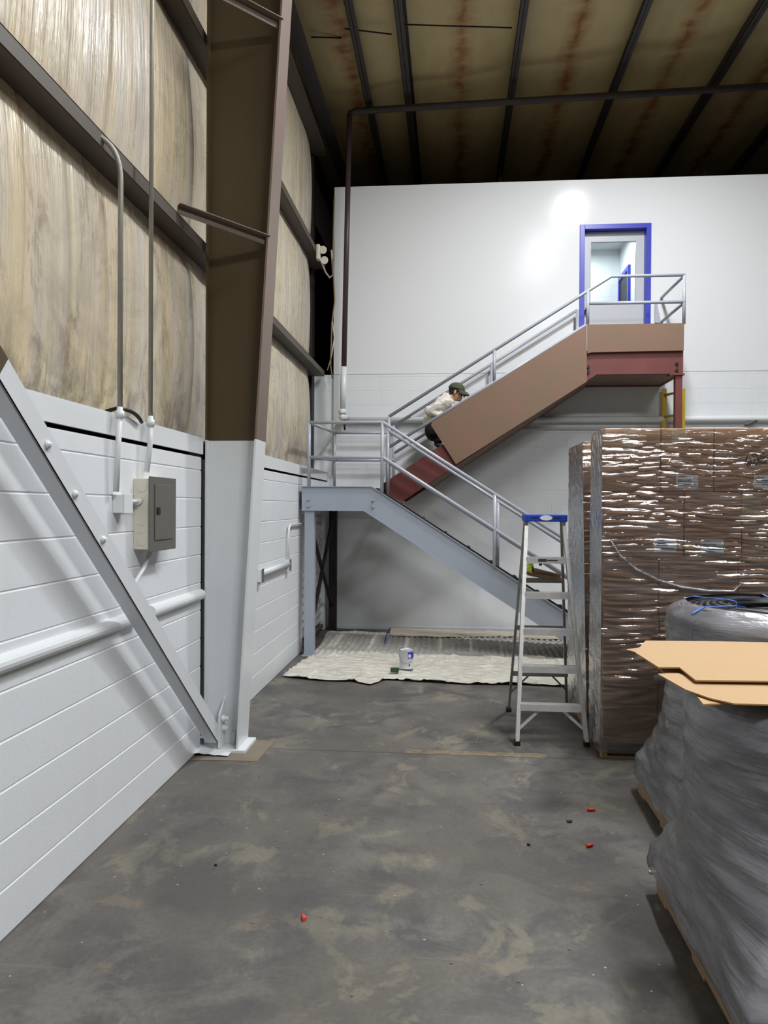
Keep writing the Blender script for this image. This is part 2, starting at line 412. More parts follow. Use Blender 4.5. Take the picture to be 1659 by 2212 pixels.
WX = -1.81          # face of the left block wall
WY = 11.12          # face of the office wall
YL, YU = 9.0, 10.05 # front planes of the lower and the upper stair flight

# ---------------------------------------------------------------- setting
st(MB().box(-2.3, 14, -8, 22, -.12, 0).build('floor', M['floor']), 'grey stained concrete warehouse floor')
def block_strip(y0, y1, name, ztop=2.13):
    prof = []; z = 0; g = .007
    while z < ztop - .01:
        z1 = min(z + .2032, ztop)
        prof += [(WX - .006, z), (WX, z + g), (WX, z1 - g)]; z = z1
    prof += [(WX - .006, ztop), (WX - .2, ztop), (WX - .2, 0)]
    a = [(x, y0, z) for x, z in prof]
    return st(MB().prism(a, (0, y1 - y0, 0)).build(name, M['block_left']), 'white painted block wall along the left side')
# courses of the block wall before and after the steel column
b = MB()
block_strip(-8, 5.45, 'wall_left'); block_strip(5.74, 9.3, 'wall_left')
mb = MB(); mb.box(WX - .2, WX, 9.3, WY, 1.86, 2.13); mb.box(WX - .2, WX, 10.98, WY, 0, 1.86)
st(mb.build('wall_left', M['block_left']))
st(MB().box(-2.3, -2.2, -8, 22, 0, 9).build('wall_left', M['dark_steel']))
st(MB().box(-2.19, -1.9, 5.45, 5.74, 0, 2.3).build('wall_left', M['black']))  # black filler added to paint the shade of the open gap at the column
# insulation blankets bulging between the girts
GIRTS = [2.27, 3.68, 5.22, 6.85, 7.4]
def bulge(y0, y1, z0, z1, name, yend=False):
    L = y1 - y0; nu = max(6, int(L * 12)); nv = 14
    def fn(u, v):
        y = y0 + L * u; z = z0 + (z1 - z0) * v
        k = math.sin(math.pi * min(1, max(0, v))) ** .6
        x = -1.99 + .06 * k
        x += .03 * k * mnoise.noise(V((0, y * .9, z * .25))) + .014 * k * mnoise.noise(V((3, y * 4, z * .7)))
        if yend: x -= .13 * max(0, (u - .965) / .035) ** 2
        return (x, y, z)
    return tag(MB().grid(fn, nu, nv).build(name, M['insul_wall']), kind='structure')
for i, (z0, z1) in enumerate(zip(GIRTS, GIRTS[1:])):
    bulge(-8, 10.95, z0 - .01, z1 + (.01 if z1 < 7 else -.1), 'wall_left', True)
# sill trim on top of the block wall
def sill(y0, y1):
    mb = MB(); mb.box(WX - .3, WX + .012, y0, y1, 2.255, 2.27); mb.box(WX - .004, WX + .014, y0, y1, 2.15, 2.262)
    st(mb.build('trim_1', M['white_steel']), 'white steel sill strip capping the left block wall')
sill(-8, 5.45); sill(5.74, WY)
# office wall with the door opening
dl, dr = at(1252, 600, Y=WY).x + .01, at(1405, 600, Y=WY).x - .01
dz0, dz1 = 3.86, at(1330, 485, Y=WY).z - .01
ZS, ZT = 3.70, 6.42
mb = MB()
mb.box(-1.99, 14, WY, WY + .2, 1.6, 2.2); mb.box(-1.72, 14, WY, WY + .2, 2.2, ZS); mb.box(-2.2, -1.72, WY + .03, WY + .2, 2.2, ZS)
mb.box(-1.99, 14, WY - .012, WY + .2, 0, 1.6)
st(mb.build('wall_back', M['block_back']), 'white painted block office wall at the back')
mb = MB()
mb.box(-1.72, dl, WY - .006, WY + .2, ZS, ZT); mb.box(dr, 14, WY - .006, WY + .2, ZS, ZT)
mb.box(dl, dr, WY - .006, WY + .2, dz1, ZT); mb.box(dl, dr, WY - .006, WY + .2, ZS, dz0)
st(mb.build('wall_back', M['drywall']), 'smooth white office wall above the block courses')
st(MB().box(-1.78, 14, WY + .2, 22, 6.25, ZT - .02).build('ceiling', M['dark_steel']), 'roof deck of the office block')
st(MB().box(-1.78, 14, WY - .025, WY - .001, 0, .045).build('baseboard_back', M['white_paint']))
st(MB().box(-2.3, 14, 21.9, 22, 0, 9).build('wall_far', M['dark_steel']))
st(MB().box(13.9, 14, -8, 22, 0, 9).build('wall_right', M['girt']))
st(MB().box(-2.3, 14, -8.1, -8, 0, 9).build('wall_front', M['girt']))
# office room seen through the door glass
RX = 2.76
mb = MB(); mb.box(RX, RX + .1, WY + .2, 13.1, 3.8, 6.1)
mb.box(-.4, RX + .1, 13.1, 13.2, 3.8, 6.1); mb.box(-.5, -.4, WY + .2, 13.2, 3.8, 6.1)
st(mb.build('wall_office', M['block_back']), 'white walls of the lit office behind the door')
st(MB().box(-.5, RX + .1, WY + .2, 13.2, 3.74, 3.85).build('floor_office', M['plank_brown']))
mb = MB(); mb.box(-.5, RX + .1, WY + .2, 13.2, 6.06, 6.12)
st(mb.build('ceiling_office', M['ceiling_tile']))
mb = MB()
for xx in (.33, .94, 1.55, 2.16): mb.box(xx - .015, xx + .015, WY + .2, 13.1, 6.05, 6.062)
for yy in (11.9, 12.5): mb.box(-.4, RX, yy - .012, yy + .012, 6.05, 6.062)
st(mb.build('trim_2', M['panel_gray']), 'white grid of the office ceiling')
w_ = thing('office_window', (RX, 12.7, 4.6), 'blue framed dark window seen inside the office through the door glass', 'window')
mb = MB(); y0, y1, z0, z1 = 12.28, 13.02, 4.4, 5.57
for a in ((y0, y0 + .07, z0, z1), (y1 - .07, y1, z0, z1), (y0 + .07, y1 - .07, z1 - .07, z1), (y0 + .07, y1 - .07, z0, z0 + .07)): mb.box(RX - .04, RX, *a)
mb.build('window_frame', M['blue_paint'], w_)
MB().box(RX - .02, RX, y0 + .07, y1 - .07, z0 + .07, z1 - .07).build('pane', M['black'], w_)

# roof: insulation, purlins, eave strut
def zb(x): return 7.33 + .09 * (x + 1.5)
def roof_fn(u, v):
    x = -2.25 + 16.3 * u; y = -8 + 30 * v
    k = ((x + 9.33 - .63 + .0) % 1.45)
    return (x, y, zb(x) + .2 - .035 * math.sin(math.pi * ((x + .63) / 1.45 % 1)) + .01 * mnoise.noise(V((x, y * .7, 0))))
st(MB().grid(roof_fn, 136, 40).build('ceiling', M['insul_roof']), 'sagging vinyl faced roof insulation with rusty stains')
st(MB().prism([(-2.3, -8, 7.62), (14, -8, 9.1), (14, -8, 9.2), (-2.3, -8, 7.72)], (0, 30, 0)).build('ceiling', M['dark_steel']))
def zsec(mb, x, z, y0, y1):   # Z-shaped purlin
    mb.box(x - .003, x + .003, y0, y1, z, z + .2); mb.box(x - .05, x + .05, y0, y1, z, z + .006); mb.box(x, x + .07, y0, y1, z + .194, z + .2)
    mb.box(x - .05, x - .044, y0, y1, z, z + .02)
XS = [-1.17, -.63, .8, 2.25, 3.7, 5.15, 6.6, 8.05, 9.5]
LB = ['beside the left wall', 'second from the left wall', 'above the foot of the upper stairs', 'above the blue door', 'at the right edge of the view', 'first past the right edge of the view', 'second past the right edge of the view', 'third past the right edge', 'farthest to the right']
for x, lb in zip(XS, LB):
    mb = MB(); zsec(mb, x, zb(x), -8, 21.9)
    tag(mb.build('roof_purlin', M['purlin_steel']), 'dark steel roof purlin running back ' + lb, 'roof beam', 'roof purlins')
mb = MB(); mb.box(-1.85, -1.8, -8, 21.9, 7.08, 7.32); mb.box(-1.8, -1.68, -8, 5.45, 7.08, 7.095); mb.box(-1.8, -1.68, 5.8, 21.9, 7.08, 7.095)
tag(mb.build('eave_strut', M['purlin_steel']), 'dark steel eave beam where the left wall meets the roof', 'roof beam')
for (a, bb, lab) in (((745, 62), (846, 74), 'between the two purlins nearest the left wall'), ((872, 53), (1106, 60), 'between the second and third purlins'), ((672, 80), (737, 82), 'beside the left wall')):
    pz = 7.42
    tag(MB().tube([at(*a, Z=pz), at(*bb, Z=pz + .08)], .009, 6).build('sag_rod', M['black_steel']), 'thin dark rod crossing ' + lab, 'rod', 'sag rods under the roof')

# girts along the left wall
GL = {3.68: 'lowest horizontal steel girt on the left wall', 5.22: 'middle horizontal steel girt on the left wall', 6.85: 'topmost horizontal steel girt below the eave'}
for z, lb in GL.items():
    y0, y1 = -8, 10.98
    mb = MB(); mb.box(-2.08, -1.835, y0, y1, z - .03, z - .022); mb.box(-1.838, -1.83, y0, y1, z - .03, z + .05); mb.box(-1.85, -1.83, y0, y1, z + .044, z + .05)
    mb.box(-2.086, -2.08, y0, y1, z - .1, z - .022)
    tag(mb.build('wall_girt', M['girt']), lb, 'steel girt', 'wall girts')

# ---------------------------------------------------------------- tall steel column
cb = at(525, 1630, Z=0)
YC = 5.55
colm = thing('steel_column', (-1.6, YC, 0), 'tall tapered brown steel column with its lower part painted white', 'column')
def flx(z): return -1.52 + .056 * z       # inner flange face
ZP = at(500, 952, Y=YC).z
for z0, z1, nm, mw, mf in ((0.02, ZP, 'painted_base', M['white_steel'], M['white_steel']), (ZP, 7.6, 'column_shaft', M['column_brown'], M['flange_brown'])):
    mb = MB()
    mb.hexa([(-1.79, YC, z0), (flx(z0) - .01, YC, z0), (flx(z0) - .01, YC + .01, z0), (-1.79, YC + .01, z0)],
            [(-1.79, YC, z1), (flx(z1) - .01, YC, z1), (flx(z1) - .01, YC + .01, z1), (-1.79, YC + .01, z1)])
    nf = len(mb.bm.faces)
    mb.hexa([(flx(z0) - .014, YC - .14, z0), (flx(z0), YC - .14, z0), (flx(z0), YC + .14, z0), (flx(z0) - .014, YC + .14, z0)],
            [(flx(z1) - .014, YC - .14, z1), (flx(z1), YC - .14, z1), (flx(z1), YC + .14, z1), (flx(z1) - .014, YC + .14, z1)])
    mb.bm.faces.ensure_lookup_table()
    for f in mb.bm.faces[nf:]: f.material_index = 1
    mb.box(-1.795, -1.783, YC - .06, YC + .13, z0, z1)
    o = mb.build(nm, [mw, mf], colm)
    if nm == 'painted_base': o['label'] = 'white painted lower part of the column'
mb = MB(); mb.box(-2.05, -1.46, YC - .16, YC + .16, 0.0, .025)
mb.build('base_plate', M['white_steel'], colm, .004)
g = thing('base_gusset', (-1.66, 5.44, .02), 'white gusset plate with bolt where the diagonal brace meets the floor', 'bracket')
mb = MB(); mb.prism([(-1.66, 5.40, .03), (-1.66, 5.61, .03), (-1.66, 5.61, .42), (-1.66, 5.50, .34), (-1.66, 5.40, .27)], (.012, 0, 0)); mb.build('plate', M['white_steel'], g)
mb = MB(); mb.lathe((-1.648, 5.45, .235), [(.026, 0), (.026, .018), (.016, .02), (.016, .05)], 6, 'x'); mb.build('bolt', M['white_steel'], g)
mb = MB(); mb.lathe((-1.648, 5.47, .16), [(.026, 0), (.026, .018), (.016, .02), (.016, .04)], 6, 'x'); mb.build('bolt', M['white_steel'], g)
MB().tube([(-1.58, 5.53, .025), (-1.58, 5.53, .12)], .012, 8).tube([(-1.53, 5.52, .03), (-1.53, 5.52, .16)], .008, 8).build('anchor_rod', M['white_steel'], g)
def fn(u, v):
    return (-1.84 + .28 * u, 5.30 + .22 * v, .012 + .05 * (1 - u) * max(0, mnoise.noise(V((u * 4, v * 4, 1))) + .4))
tag(MB().grid(fn, 12, 10).build('mortar_lump', M['white_paint']), 'rough white painted mortar lump at the foot of the column', 'mortar')
mb = MB(); p = [at(410, 1642, Z=0), at(556, 1645, Z=0), at(594, 1601, Z=0), at(530, 1598, Z=0)]
mb.prism([q + V((0, 0, .0005)) for q in p], (0, 0, .003)); st(mb.build('floor_patch', M['patch']), 'tan square concrete patch around the column foot')
# flange braces from the girts to the column
for zz, yy, lab in ((3.7, 5.02, 'lower angle strut from girt to tall column'), (5.24, 4.95, 'upper angle strut from girt to tall column')):
    p, q = V((-1.84, yy, zz + .06)), V((flx(zz) - .02, YC - .1, zz - .02))
    mb = MB(); mb.bar(p, q, .055, .006, V((0, 0, 1)), (0, 0)); mb.bar(p, q, .006, .055, V((0, 0, 1)), (.0275, .0275))
    tag(mb.build('flange_strut', M['flange_brown']), lab, 'steel strut', 'column flange struts')
# diagonal wall brace: an angle, painted white up to the sill line, brown above
brc = thing('diagonal_brace', (-1.64, 5.42, .15), 'long diagonal steel angle brace along the left wall, white with brown upper end', 'brace')
BX = -1.655
pa, pb = at(470, 1605, X=BX), at(0, 824, X=BX)
d = (pb - pa).normalized(); nrm_ = V((0, -d.z, d.y)); nrm_ = nrm_ if nrm_.z > 0 else -nrm_
def brace_seg(p, q, name, mat):
    mb = MB()
    mb.hexa([p, p + V((-.008, 0, 0)), p + V((-.008, 0, 0)) + nrm_ * .105, p + nrm_ * .105], [q, q + V((-.008, 0, 0)), q + V((-.008, 0, 0)) + nrm_ * .105, q + nrm_ * .105])
    mb.hexa([p, p + V((-.085, 0, 0)), p + V((-.085, 0, 0)) + nrm_ * .008, p + nrm_ * .008], [q, q + V((-.085, 0, 0)), q + V((-.085, 0, 0)) + nrm_ * .008, q + nrm_ * .008])
    return mb.build(name, mat, brc)
pe = pa + d * ((pb - pa).length + 3.2)
pm = pa + d * ((pb - pa).length * 1.005)
brace_seg(pa, pm, 'white_angle', M['brace_white']); brace_seg(pm, pe, 'brown_angle', M['column_brown'])['label'] = 'brown unpainted upper end'
for px, py in ((101, 960), (160, 1067), (221, 1165)):
    q = at(px, py, X=BX); MB().lathe(q + V((-.002, 0, 0)), [(.02, 0), (.02, .012), (.01, .014), (.01, .026)], 6, 'x').build('bolt', M['white_steel'], brc)

# ---------------------------------------------------------------- conduits and electrical gear on the left wall
PX_ = WX + .055
def conduit(name, pts, r, mat, label, parts=None):
    return tag(MB().tube(pts, r, 10).build(name, mat), label, 'conduit')
yA = at(325, 900, X=PX_).y; yB = at(259, 900, X=PX_).y
c = thing('electrical_conduit', (PX_, yA, 2.0), 'tall straight conduit rising from the breaker panel past the roofline', 'conduit')
MB().tube([(PX_, yA, 7.3), (PX_, yA, 2.3)], .013, 10).build('bare_pipe', M['conduit'], c)
MB().tube([(PX_, yA, 2.3), (PX_, yA, 2.15), (PX_ - .01, yA - .03, 1.97)], .016, 10).lathe((PX_, yA, 2.24), [(.024, 0), (.024, .04)], 10).build('painted_pipe', M['white_steel'], c)['label'] = 'white painted lower end'
c = thing('electrical_conduit', (PX_, yB, 1.9), 'shorter conduit with bent top curling over the lowest girt', 'conduit')
t0 = at(205, 290, X=-1.86); t1 = at(259, 350, X=PX_)
MB().tube([t0] + arc(t0, V((PX_, yB, t0.z - .02)), V((PX_, yB, t1.z - .1)), 8)[1:] + [(PX_, yB, 2.3)], .014, 10).build('bare_pipe', M['conduit'], c)
MB().tube([(PX_, yB, 2.3), (PX_ - .02, yB, 1.85)], .016, 10).lathe((PX_, yB, 2.24), [(.024, 0), (.024, .04)], 10).build('painted_pipe', M['white_steel'], c)['label'] = 'white painted lower end'
# black cable looping over the sill
p0, p1, p2 = at(228, 889, X=-1.86), at(275, 880, X=PX_), at(306, 912, X=PX_ - .02)
tag(MB().tube([p0, p0 * .5 + p1 * .5 + V((0, 0, .005))] + arc(p0 * .4 + p1 * .6, at(292, 884, X=PX_), p2, 8), .011, 8).build('black_cable', M['black']), 'thick black cable looping over the sill into the panel conduits', 'cable')
# breaker panel
yp0 = at(288, 1110, X=WX).y; yp1 = yp0 + .40; px0 = WX + .1; zt, zb_ = at(319, 1029, X=px0).z, at(319, 1192, X=px0).z
pn = thing('breaker_panel', (WX + .05, (yp0 + yp1) / 2, zb_), 'breaker panel with dark grey door and beige box sides on the left wall', 'electrical panel')
MB().box(WX, px0 - .006, yp0, yp1, zb_ + .01, zt - .01).build('box', M['panel_beige'], pn, .003)
MB().box(px0 - .006, px0, yp0 - .012, yp1 + .012, zb_ - .005, zt + .003).build('cover', M['panel_gray'], pn, .003)
dd = MB().box(px0, px0 + .006, yp0 + .06, yp1 - .05, zb_ + .06, zt - .04).build('door', M['panel_gray'], pn, .004)
MB().box(px0 + .006, px0 + .012, yp0 + .08, yp0 + .125, zt - .215, zt - .175).build('latch', M['black'], dd)
for zz, r in ((zt - .06, .028), (zt - .12, .018), (zb_ + .06, .028), (zb_ + .12, .018), (zb_ + .16, .015)):
    MB().lathe((WX + .05, yp0 - .003, zz), [(r, 0), (r, .004)], 20, 'y').build('knockout', M['panel_beige'], pn)
j = thing('junction_box', (WX + .03, yB, 1.72), 'white junction box pair on wall beside the breaker panel', 'junction box')
q0, q1 = at(243, 1072, X=WX), at(262, 1108, X=WX)
MB().box(WX, WX + .06, q0.y, q0.y + .055, q1.z, q0.z + .01).build('box', M['white_steel'], j, .004)
MB().box(WX + .06, WX + .068, q0.y - .002, q0.y + .11, q1.z - .002, q0.z + .015).box(WX, WX + .06, q0.y + .06, q0.y + .108, q1.z, q0.z + .01).build('cover', M['white_steel'], j, .003)
MB().tube([(WX + .035, q0.y + .1, 1.80), (WX + .035, yp0 + .01, 1.80)], .012, 10).lathe((WX + .035, yp0 - .03, 1.80), [(.02, 0), (.02, .028)], 10, 'y').build('nipple', M['white_steel'], j)
# white pipes between sill and panel
yy = at(307, 930, X=PX_).y
tag(MB().tube([(PX_, yy - .06, 2.26)] + arc(V((PX_, yy - .06, 2.26)), V((PX_, yy, 2.24)), V((PX_ - .01, yy, 2.1))) + [(PX_ - .01, yy, 1.955)], .016, 10).build('electrical_conduit', M['white_steel']), 'short white bent pipe between sill and breaker panel top', 'conduit')
q = at(322, 1200, X=WX + .03); r_ = at(290, 1262, X=WX + .03); r2 = at(313, 1222, X=WX + .03)
tag(MB().tube([V((WX + .04, q.y, zb_ - .005)), r2, r_, at(288, 1330, X=WX + .03)], .013, 8).build('electrical_conduit', M['white_steel']), 'white bent pipe running down from underneath the breaker panel', 'conduit')
# half-round raceway along the wall
pz = 1.135
def raceway(y0, y1, lb):
    n = 8; prof = [(WX + .045 * math.sin(math.pi * i / n), pz + .04 * math.cos(math.pi * i / n)) for i in range(n + 1)]
    tag(MB().prism([(x, y0, z) for x, z in prof], (0, y1 - y0, 0)).build('wall_pipe', M['white_steel']), lb, 'pipe', 'white pipes on the left wall')
raceway(-3, at(287, 1340, X=WX).y, 'long white pipe along the left wall in front of the brace')
raceway(at(322, 1310, X=WX).y, 5.43, 'shorter white pipe between the brace and the column')
# outlets beyond the column
q = at(622, 1220, X=WX + .02); ya = q.y
o_ = thing('power_outlet', (WX, ya, q.z), 'small outlet box with grey plate beneath a white conduit past the column', 'outlet')
MB().box(WX, WX + .05, ya - .06, ya, q.z - .06, q.z + .06).build('box', M['white_steel'], o_, .003)
MB().box(WX + .05, WX + .056, ya - .06, ya + .02, q.z - .065, q.z + .065).build('plate', M['panel_gray'], o_, .003)
tq = at(613, 1160, X=WX + .03)
tag(MB().tube([V((WX + .03, ya - .03, q.z + .06)), V((WX + .03, ya - .03, tq.z + .0))] + arc(V((WX + .03, ya - .03, tq.z)), V((WX + .03, ya - .03, at(613, 1134, X=WX).z)), V((WX + .03, ya + .12, at(625, 1133, X=WX).z)), 6) + [V((WX + .03, 9.35, at(650, 1131, X=WX).z))], .012, 8).build('electrical_conduit', M['white_steel']), 'thin white conduit bending from the outlet towards the stair post', 'conduit')
q2 = at(561, 1243, X=WX + .02)
o_ = thing('power_outlet', (WX, q2.y, q2.z), 'small outlet box with grey plate nearest the column', 'outlet')
MB().box(WX, WX + .05, q2.y - .04, q2.y + .02, q2.z - .06, q2.z + .06).build('box', M['white_steel'], o_, .003)
MB().box(WX + .05, WX + .056, q2.y - .045, q2.y + .03, q2.z - .065, q2.z + .065).build('plate', M['panel_gray'], o_, .003)
tag(MB().tube([(WX + .035, q2.y + .02, q2.z + .02), (WX + .035, ya - .06, q2.z + .02)], .028, 10).build('wall_pipe', M['white_steel']), 'short white pipe linking the two outlet boxes past the column', 'pipe')

# corrugated panel closing the opening beneath the landing
n = 64; prof = []
for i in range(n * 2 + 1):
    z = .1 + 1.7 * i / (n * 2); prof.append((WX - .06 + .012 * math.sin(i * math.pi / 4 * 1.0), z))
mb = MB(); mb.grid(lambda u, v: (prof[int(round(v * n * 2))][0], 9.3 + 1.68 * u, prof[int(round(v * n * 2))][1]), 2, n * 2)
tag(mb.build('roller_shutter', M['white_paint']), 'white corrugated metal shutter under the stair landing by the corner', 'shutter')
mb = MB(); mb.box(WX - .1, WX - .01, 9.3, 9.33, 0, 1.86); mb.box(WX - .1, WX, 9.33, 10.98, 1.8, 1.86); mb.box(WX - .1, WX - .02, 9.33, 10.98, .03, .08)
st(mb.build('trim_3', M['flange_brown']))

# ---------------------------------------------------------------- stairs
def channel(mb, pts, y, depth=.07, th=.008, face=1):
    """plate in plane y from outline pts (x,z) top list left->right then bottom list, flanges along top and bottom"""
    top, bot = pts
    mb.prism([(x, y, z) for x, z in top + bot[::-1]], (0, th, 0))
    for L in (top, bot):
        for (x0, z0), (x1, z1) in zip(L, L[1:]):
            s = .012 if L is top else -.012
            mb.hexa([(x0, y - .02, z0), (x1, y - .02, z1), (x1, y - .02, z1 - s), (x0, y - .02, z0 - s)], [(x0, y + depth, z0), (x1, y + depth, z1), (x1, y + depth, z1 - s), (x0, y + depth, z0 - s)])
P = lambda px, py, Y: (at(px, py, Y=Y).x, at(px, py, Y=Y).z)
xl0, ztop = P(652, 1050, YL); _, zbot = P(652, 1103, YL)
xb = P(803, 1050, YL)[0]; xb2 = P(786, 1103, YL)[0]
s1 = (P(1213, 1315, YL)[1] - P(805, 1050, YL)[1]) / (P(1213, 1315, YL)[0] - P(805, 1050, YL)[0])
fz = lambda x: ztop + s1 * (x - xb)
xe = xb + (0.16 - ztop) / s1; xe2 = xb2 + (0 - zbot) / s1
low = thing('lower_staircase', (xl0 + .5, YL + .5, 0), 'grey steel lower staircase with landing and pipe rails on left', 'staircase')
top = [(xl0, ztop), (xb, ztop), (xe, .16), (xe + .02, 0)]; bot = [(xl0, zbot), (xb2, zbot), (xe2, 0)]
def stringer(Y, name, mat, par, th=.008):
    mb = MB(); mb.prism([(x, Y, z) for x, z in [(xl0, ztop), (xb, ztop), (xe, .16), (xe + .02, .0)] + bot[::-1]], (0, th, 0))
    for L, s in ((top[:3], 1), (bot, -1)):
        for (x0, z0), (x1, z1) in zip(L, L[1:]):
            mb.hexa([(x0, Y - .018, z0), (x1, Y - .018, z1), (x1, Y - .018, z1 - s * .01), (x0, Y - .018, z0 - s * .01)], [(x0, Y + .05, z0), (x1, Y + .05, z1), (x1, Y + .05, z1 - s * .01), (x0, Y + .05, z0 - s * .01)])
    return mb.build(name, mat, par)
stringer(YL, 'stringer', M['stair_gray'], low)
MB().prism([(x, YL + .93, z) for x, z in [(xb - .02, ztop), (xe, .16), (xe + .02, 0)] + [(xe2, 0), (xb2 + .01, zbot + .01)]], (0, .01, 0)).build('stringer', M['black_steel'], low)
nst = 11; rise = ztop / nst; run = (xe - xb) / (nst - 1)
for i in range(nst - 1):
    z = ztop - rise * (i + 1); x = xb + run * i
    mb = MB(); mb.box(x - .02, x + run + .01, YL + .055, YL + .925, z - .035, z - .03)
    for k in range(26): mb.box(x - .02, x + run + .01, YL + .055 + k * .0345, YL + .059 + k * .0345, z - .03, z)
    mb.box(x + run - .0, x + run + .012, YL + .055, YL + .925, z - .04, z)
    mb.build('tread', M['black_steel'], low)
# landing platform of bar grating
mb = MB(); xr = xb - .01
mb.box(xl0, xl0 + .05, YL + .055, YL + 2.0, zbot, ztop); mb.box(xl0 + .05, xr, YL + 1.98, YL + 2.04, zbot + .02, ztop)
mb.box(xr, xr + .01, YL + .94, YL + 1.98, zbot + .1, ztop)
mb.build('landing_frame', M['stair_gray'], low)
mb = MB()
for k in range(27): mb.box(xl0 + .05 + k * .032, xl0 + .055 + k * .032, YL + .055, YL + 1.98, ztop - .05, ztop - .015)
for k in range(15): mb.box(xl0 + .05, xr, YL + .1 + k * .13, YL + .108 + k * .13, ztop - .03, ztop - .018)
mb.build('landing_grating', M['dark_steel'], low)
mb = MB()
for px in (668, 807):
    for py in (1078, 1092):
        x, z = P(px, py + (2 if px > 700 else 0), YL); MB().lathe((x, YL - .018, z), [(.02, 0), (.02, .018)], 6, 'y').build('bolt', M['stair_gray'], low)
x0, x1 = P(657, 1200, YL)[0], P(678, 1200, YL)[0]
MB().box(x0, x1, YL + .01, YL + .13, .012, zbot).build('post', M['stair_gray'], low, .004)
MB().box(x0 - .02, x1 + .025, YL - .03, YL + .16, 0, .012).build('base_plate', M['stair_gray'], low)
x0, x1 = P(711, 1200, YL + 1.95)[0], P(727, 1200, YL + 1.95)[0]
MB().box(x0, x1, YL + 1.92, YL + 2.02, 0, zbot + .03).build('post', M['black_steel'], low)['label'] = 'black rear post near the corner'
xx = (at(668, 1200, Y=YL).x + x0) / 2 + .01
a0, a1 = V((xx, YL + .14, zbot - .12)), V((xx, YL + 1.92, .35)); b0, b1 = V((xx + .015, YL + .14, .25)), V((xx + .015, YL + 1.92, zbot - .05))
MB().bar(a0, a1, .045, .03, V((1, 0, 0))).build('cross_brace', M['black_steel'], low)
MB().bar(b0, b1, .045, .03, V((1, 0, 0))).build('cross_brace', M['black_steel'], low)
# lower rails
R = .021
def P3(px, py, Y): return at(px, py, Y=Y)
def rail(pts, par, name='handrail', r=R, mat='rail_gray'): return MB().tube(pts, r, 10).build(name, M[mat], par)
def post(px, pt, pb_, Y, par, name='rail_post'):
    a = at(px, pt, Y=Y); return MB().tube([a, V((a.x, a.y, at(px, pb_, Y=Y).z))], R, 10).build(name, M['rail_gray'], par)
YF = YL - .005; YR = YL + .96; YW = WY - .1
t_l, t_c = P3(668, 912, YF), P3(827, 913, YF)
sl = lambda a, x: V((x, a.y, a.z + s1 * 1.0 * (x - a.x)))
xend = xe - .02
t_c.z = t_l.z = (t_c.z + t_l.z) / 2
rail([t_l, t_c, sl(t_c, xend)], low)
m_l, m_c = P3(668, 987, YF), P3(827, 988, YF); m_l.z = m_c.z
rail([m_l, m_c, sl(m_c, xend)], low, 'mid_rail')
post(668, 912, 1050, YF, low); post(826, 912, 1064, YF, low)
xp = P3(1069, 1078, YF).x
MB().tube([sl(t_c, xp), V((xp, YF, fz(xp) - .02))], R, 10).build('rail_post', M['rail_gray'], low)
MB().tube([sl(t_c, xend), V((xend, YF, .1))], R, 10).build('rail_post', M['rail_gray'], low)
tr_ = V((P3(838, 925, YR).x, YR, t_c.z)); mr_ = V((tr_.x, YR, m_c.z))
rail([tr_, sl(tr_, xend)], low); rail([mr_, sl(mr_, xend)], low, 'mid_rail')
MB().tube([tr_, V((tr_.x, YR, ztop - .1))], R, 10).build('rail_post', M['rail_gray'], low)
xq = P3(1076, 1078, YR).x
MB().tube([sl(tr_, xq), V((xq, YR, fz(xq) - .02))], R, 10).build('rail_post', M['rail_gray'], low)
MB().tube([sl(tr_, xend), V((xend, YR, .1))], R, 10).build('rail_post', M['rail_gray'], low)
bt_l, bt_r = P3(723, 935, YW - .05), P3(851, 935, YW - .05); bm_l, bm_r = P3(723, 994, YW - .05), P3(851, 994, YW - .05)
rail([bt_l, bt_r], low); rail([bm_l, bm_r], low, 'mid_rail'); post(723, 935, 1052, YW - .05, low)
rail([t_l, bt_l], low); rail([m_l, bm_l], low, 'mid_rail')

# upper flight
upf = thing('upper_staircase', (1.6, YU + .5, 0), 'upper staircase with red oxide steel stringers, high landing and red post', 'staircase')
zl2 = P(1350, 757, YU)[1]; zb2 = P(1350, 809, YU)[1]
xt = P(1264, 760, YU)[0]; xr2 = P(1476, 760, YU)[0]
xA, zA = P(828, 1044, YU); s2 = (zl2 - zA) / (xt + .0 - xA)
xB, zB = P(868, 1083, YU); xC = P(1288, 809, YU)[0]
outl = [(xA, zA), (xt, zl2), (xr2, zl2)], [(xA, zA - .12), (xB, zB), (xC, zb2), (xr2, zb2)]
def upper_stringer(Y, name='stringer', mat='red_oxide'):
    mb = MB(); mb.prism([(x, Y, z) for x, z in outl[0] + outl[1][::-1]], (0, .008, 0))
    for (xa, za), (xb_, zb__) in zip(outl[1], outl[1][1:]):
        mb.hexa([(xa, Y - .025, za), (xb_, Y - .025, zb__), (xb_, Y - .025, zb__ + .01), (xa, Y - .025, za + .01)], [(xa, Y + .05, za), (xb_, Y + .05, zb__), (xb_, Y + .05, zb__ + .01), (xa, Y + .05, za + .01)])
    return mb.build(name, M[mat], upf)
upper_stringer(YU); upper_stringer(WY - .08)
nu_ = 10; rs = (zl2 - ztop) / nu_
x_at = lambda z: xA + (z - zA) / s2
for i in range(1, nu_):
    z = ztop + rs * i; x = x_at(z) - .02
    MB().box(x, x + .29, YU + .06, WY - .1, z - .04, z).build('tread', M['black_steel'], upf)
mb = MB(); mb.box(xt, xr2, YU + .01, WY - .02, zl2 - .03, zl2); mb.build('landing_deck', M['dark_steel'], upf)
mb = MB(); mb.prism([(xB + .3, YU + .02, zB + .19), (xC, YU + .02, zb2 + .012), (xC, WY - .06, zb2 - .03), (xB + .3, WY - .06, zB + .15)], (0, 0, .01))
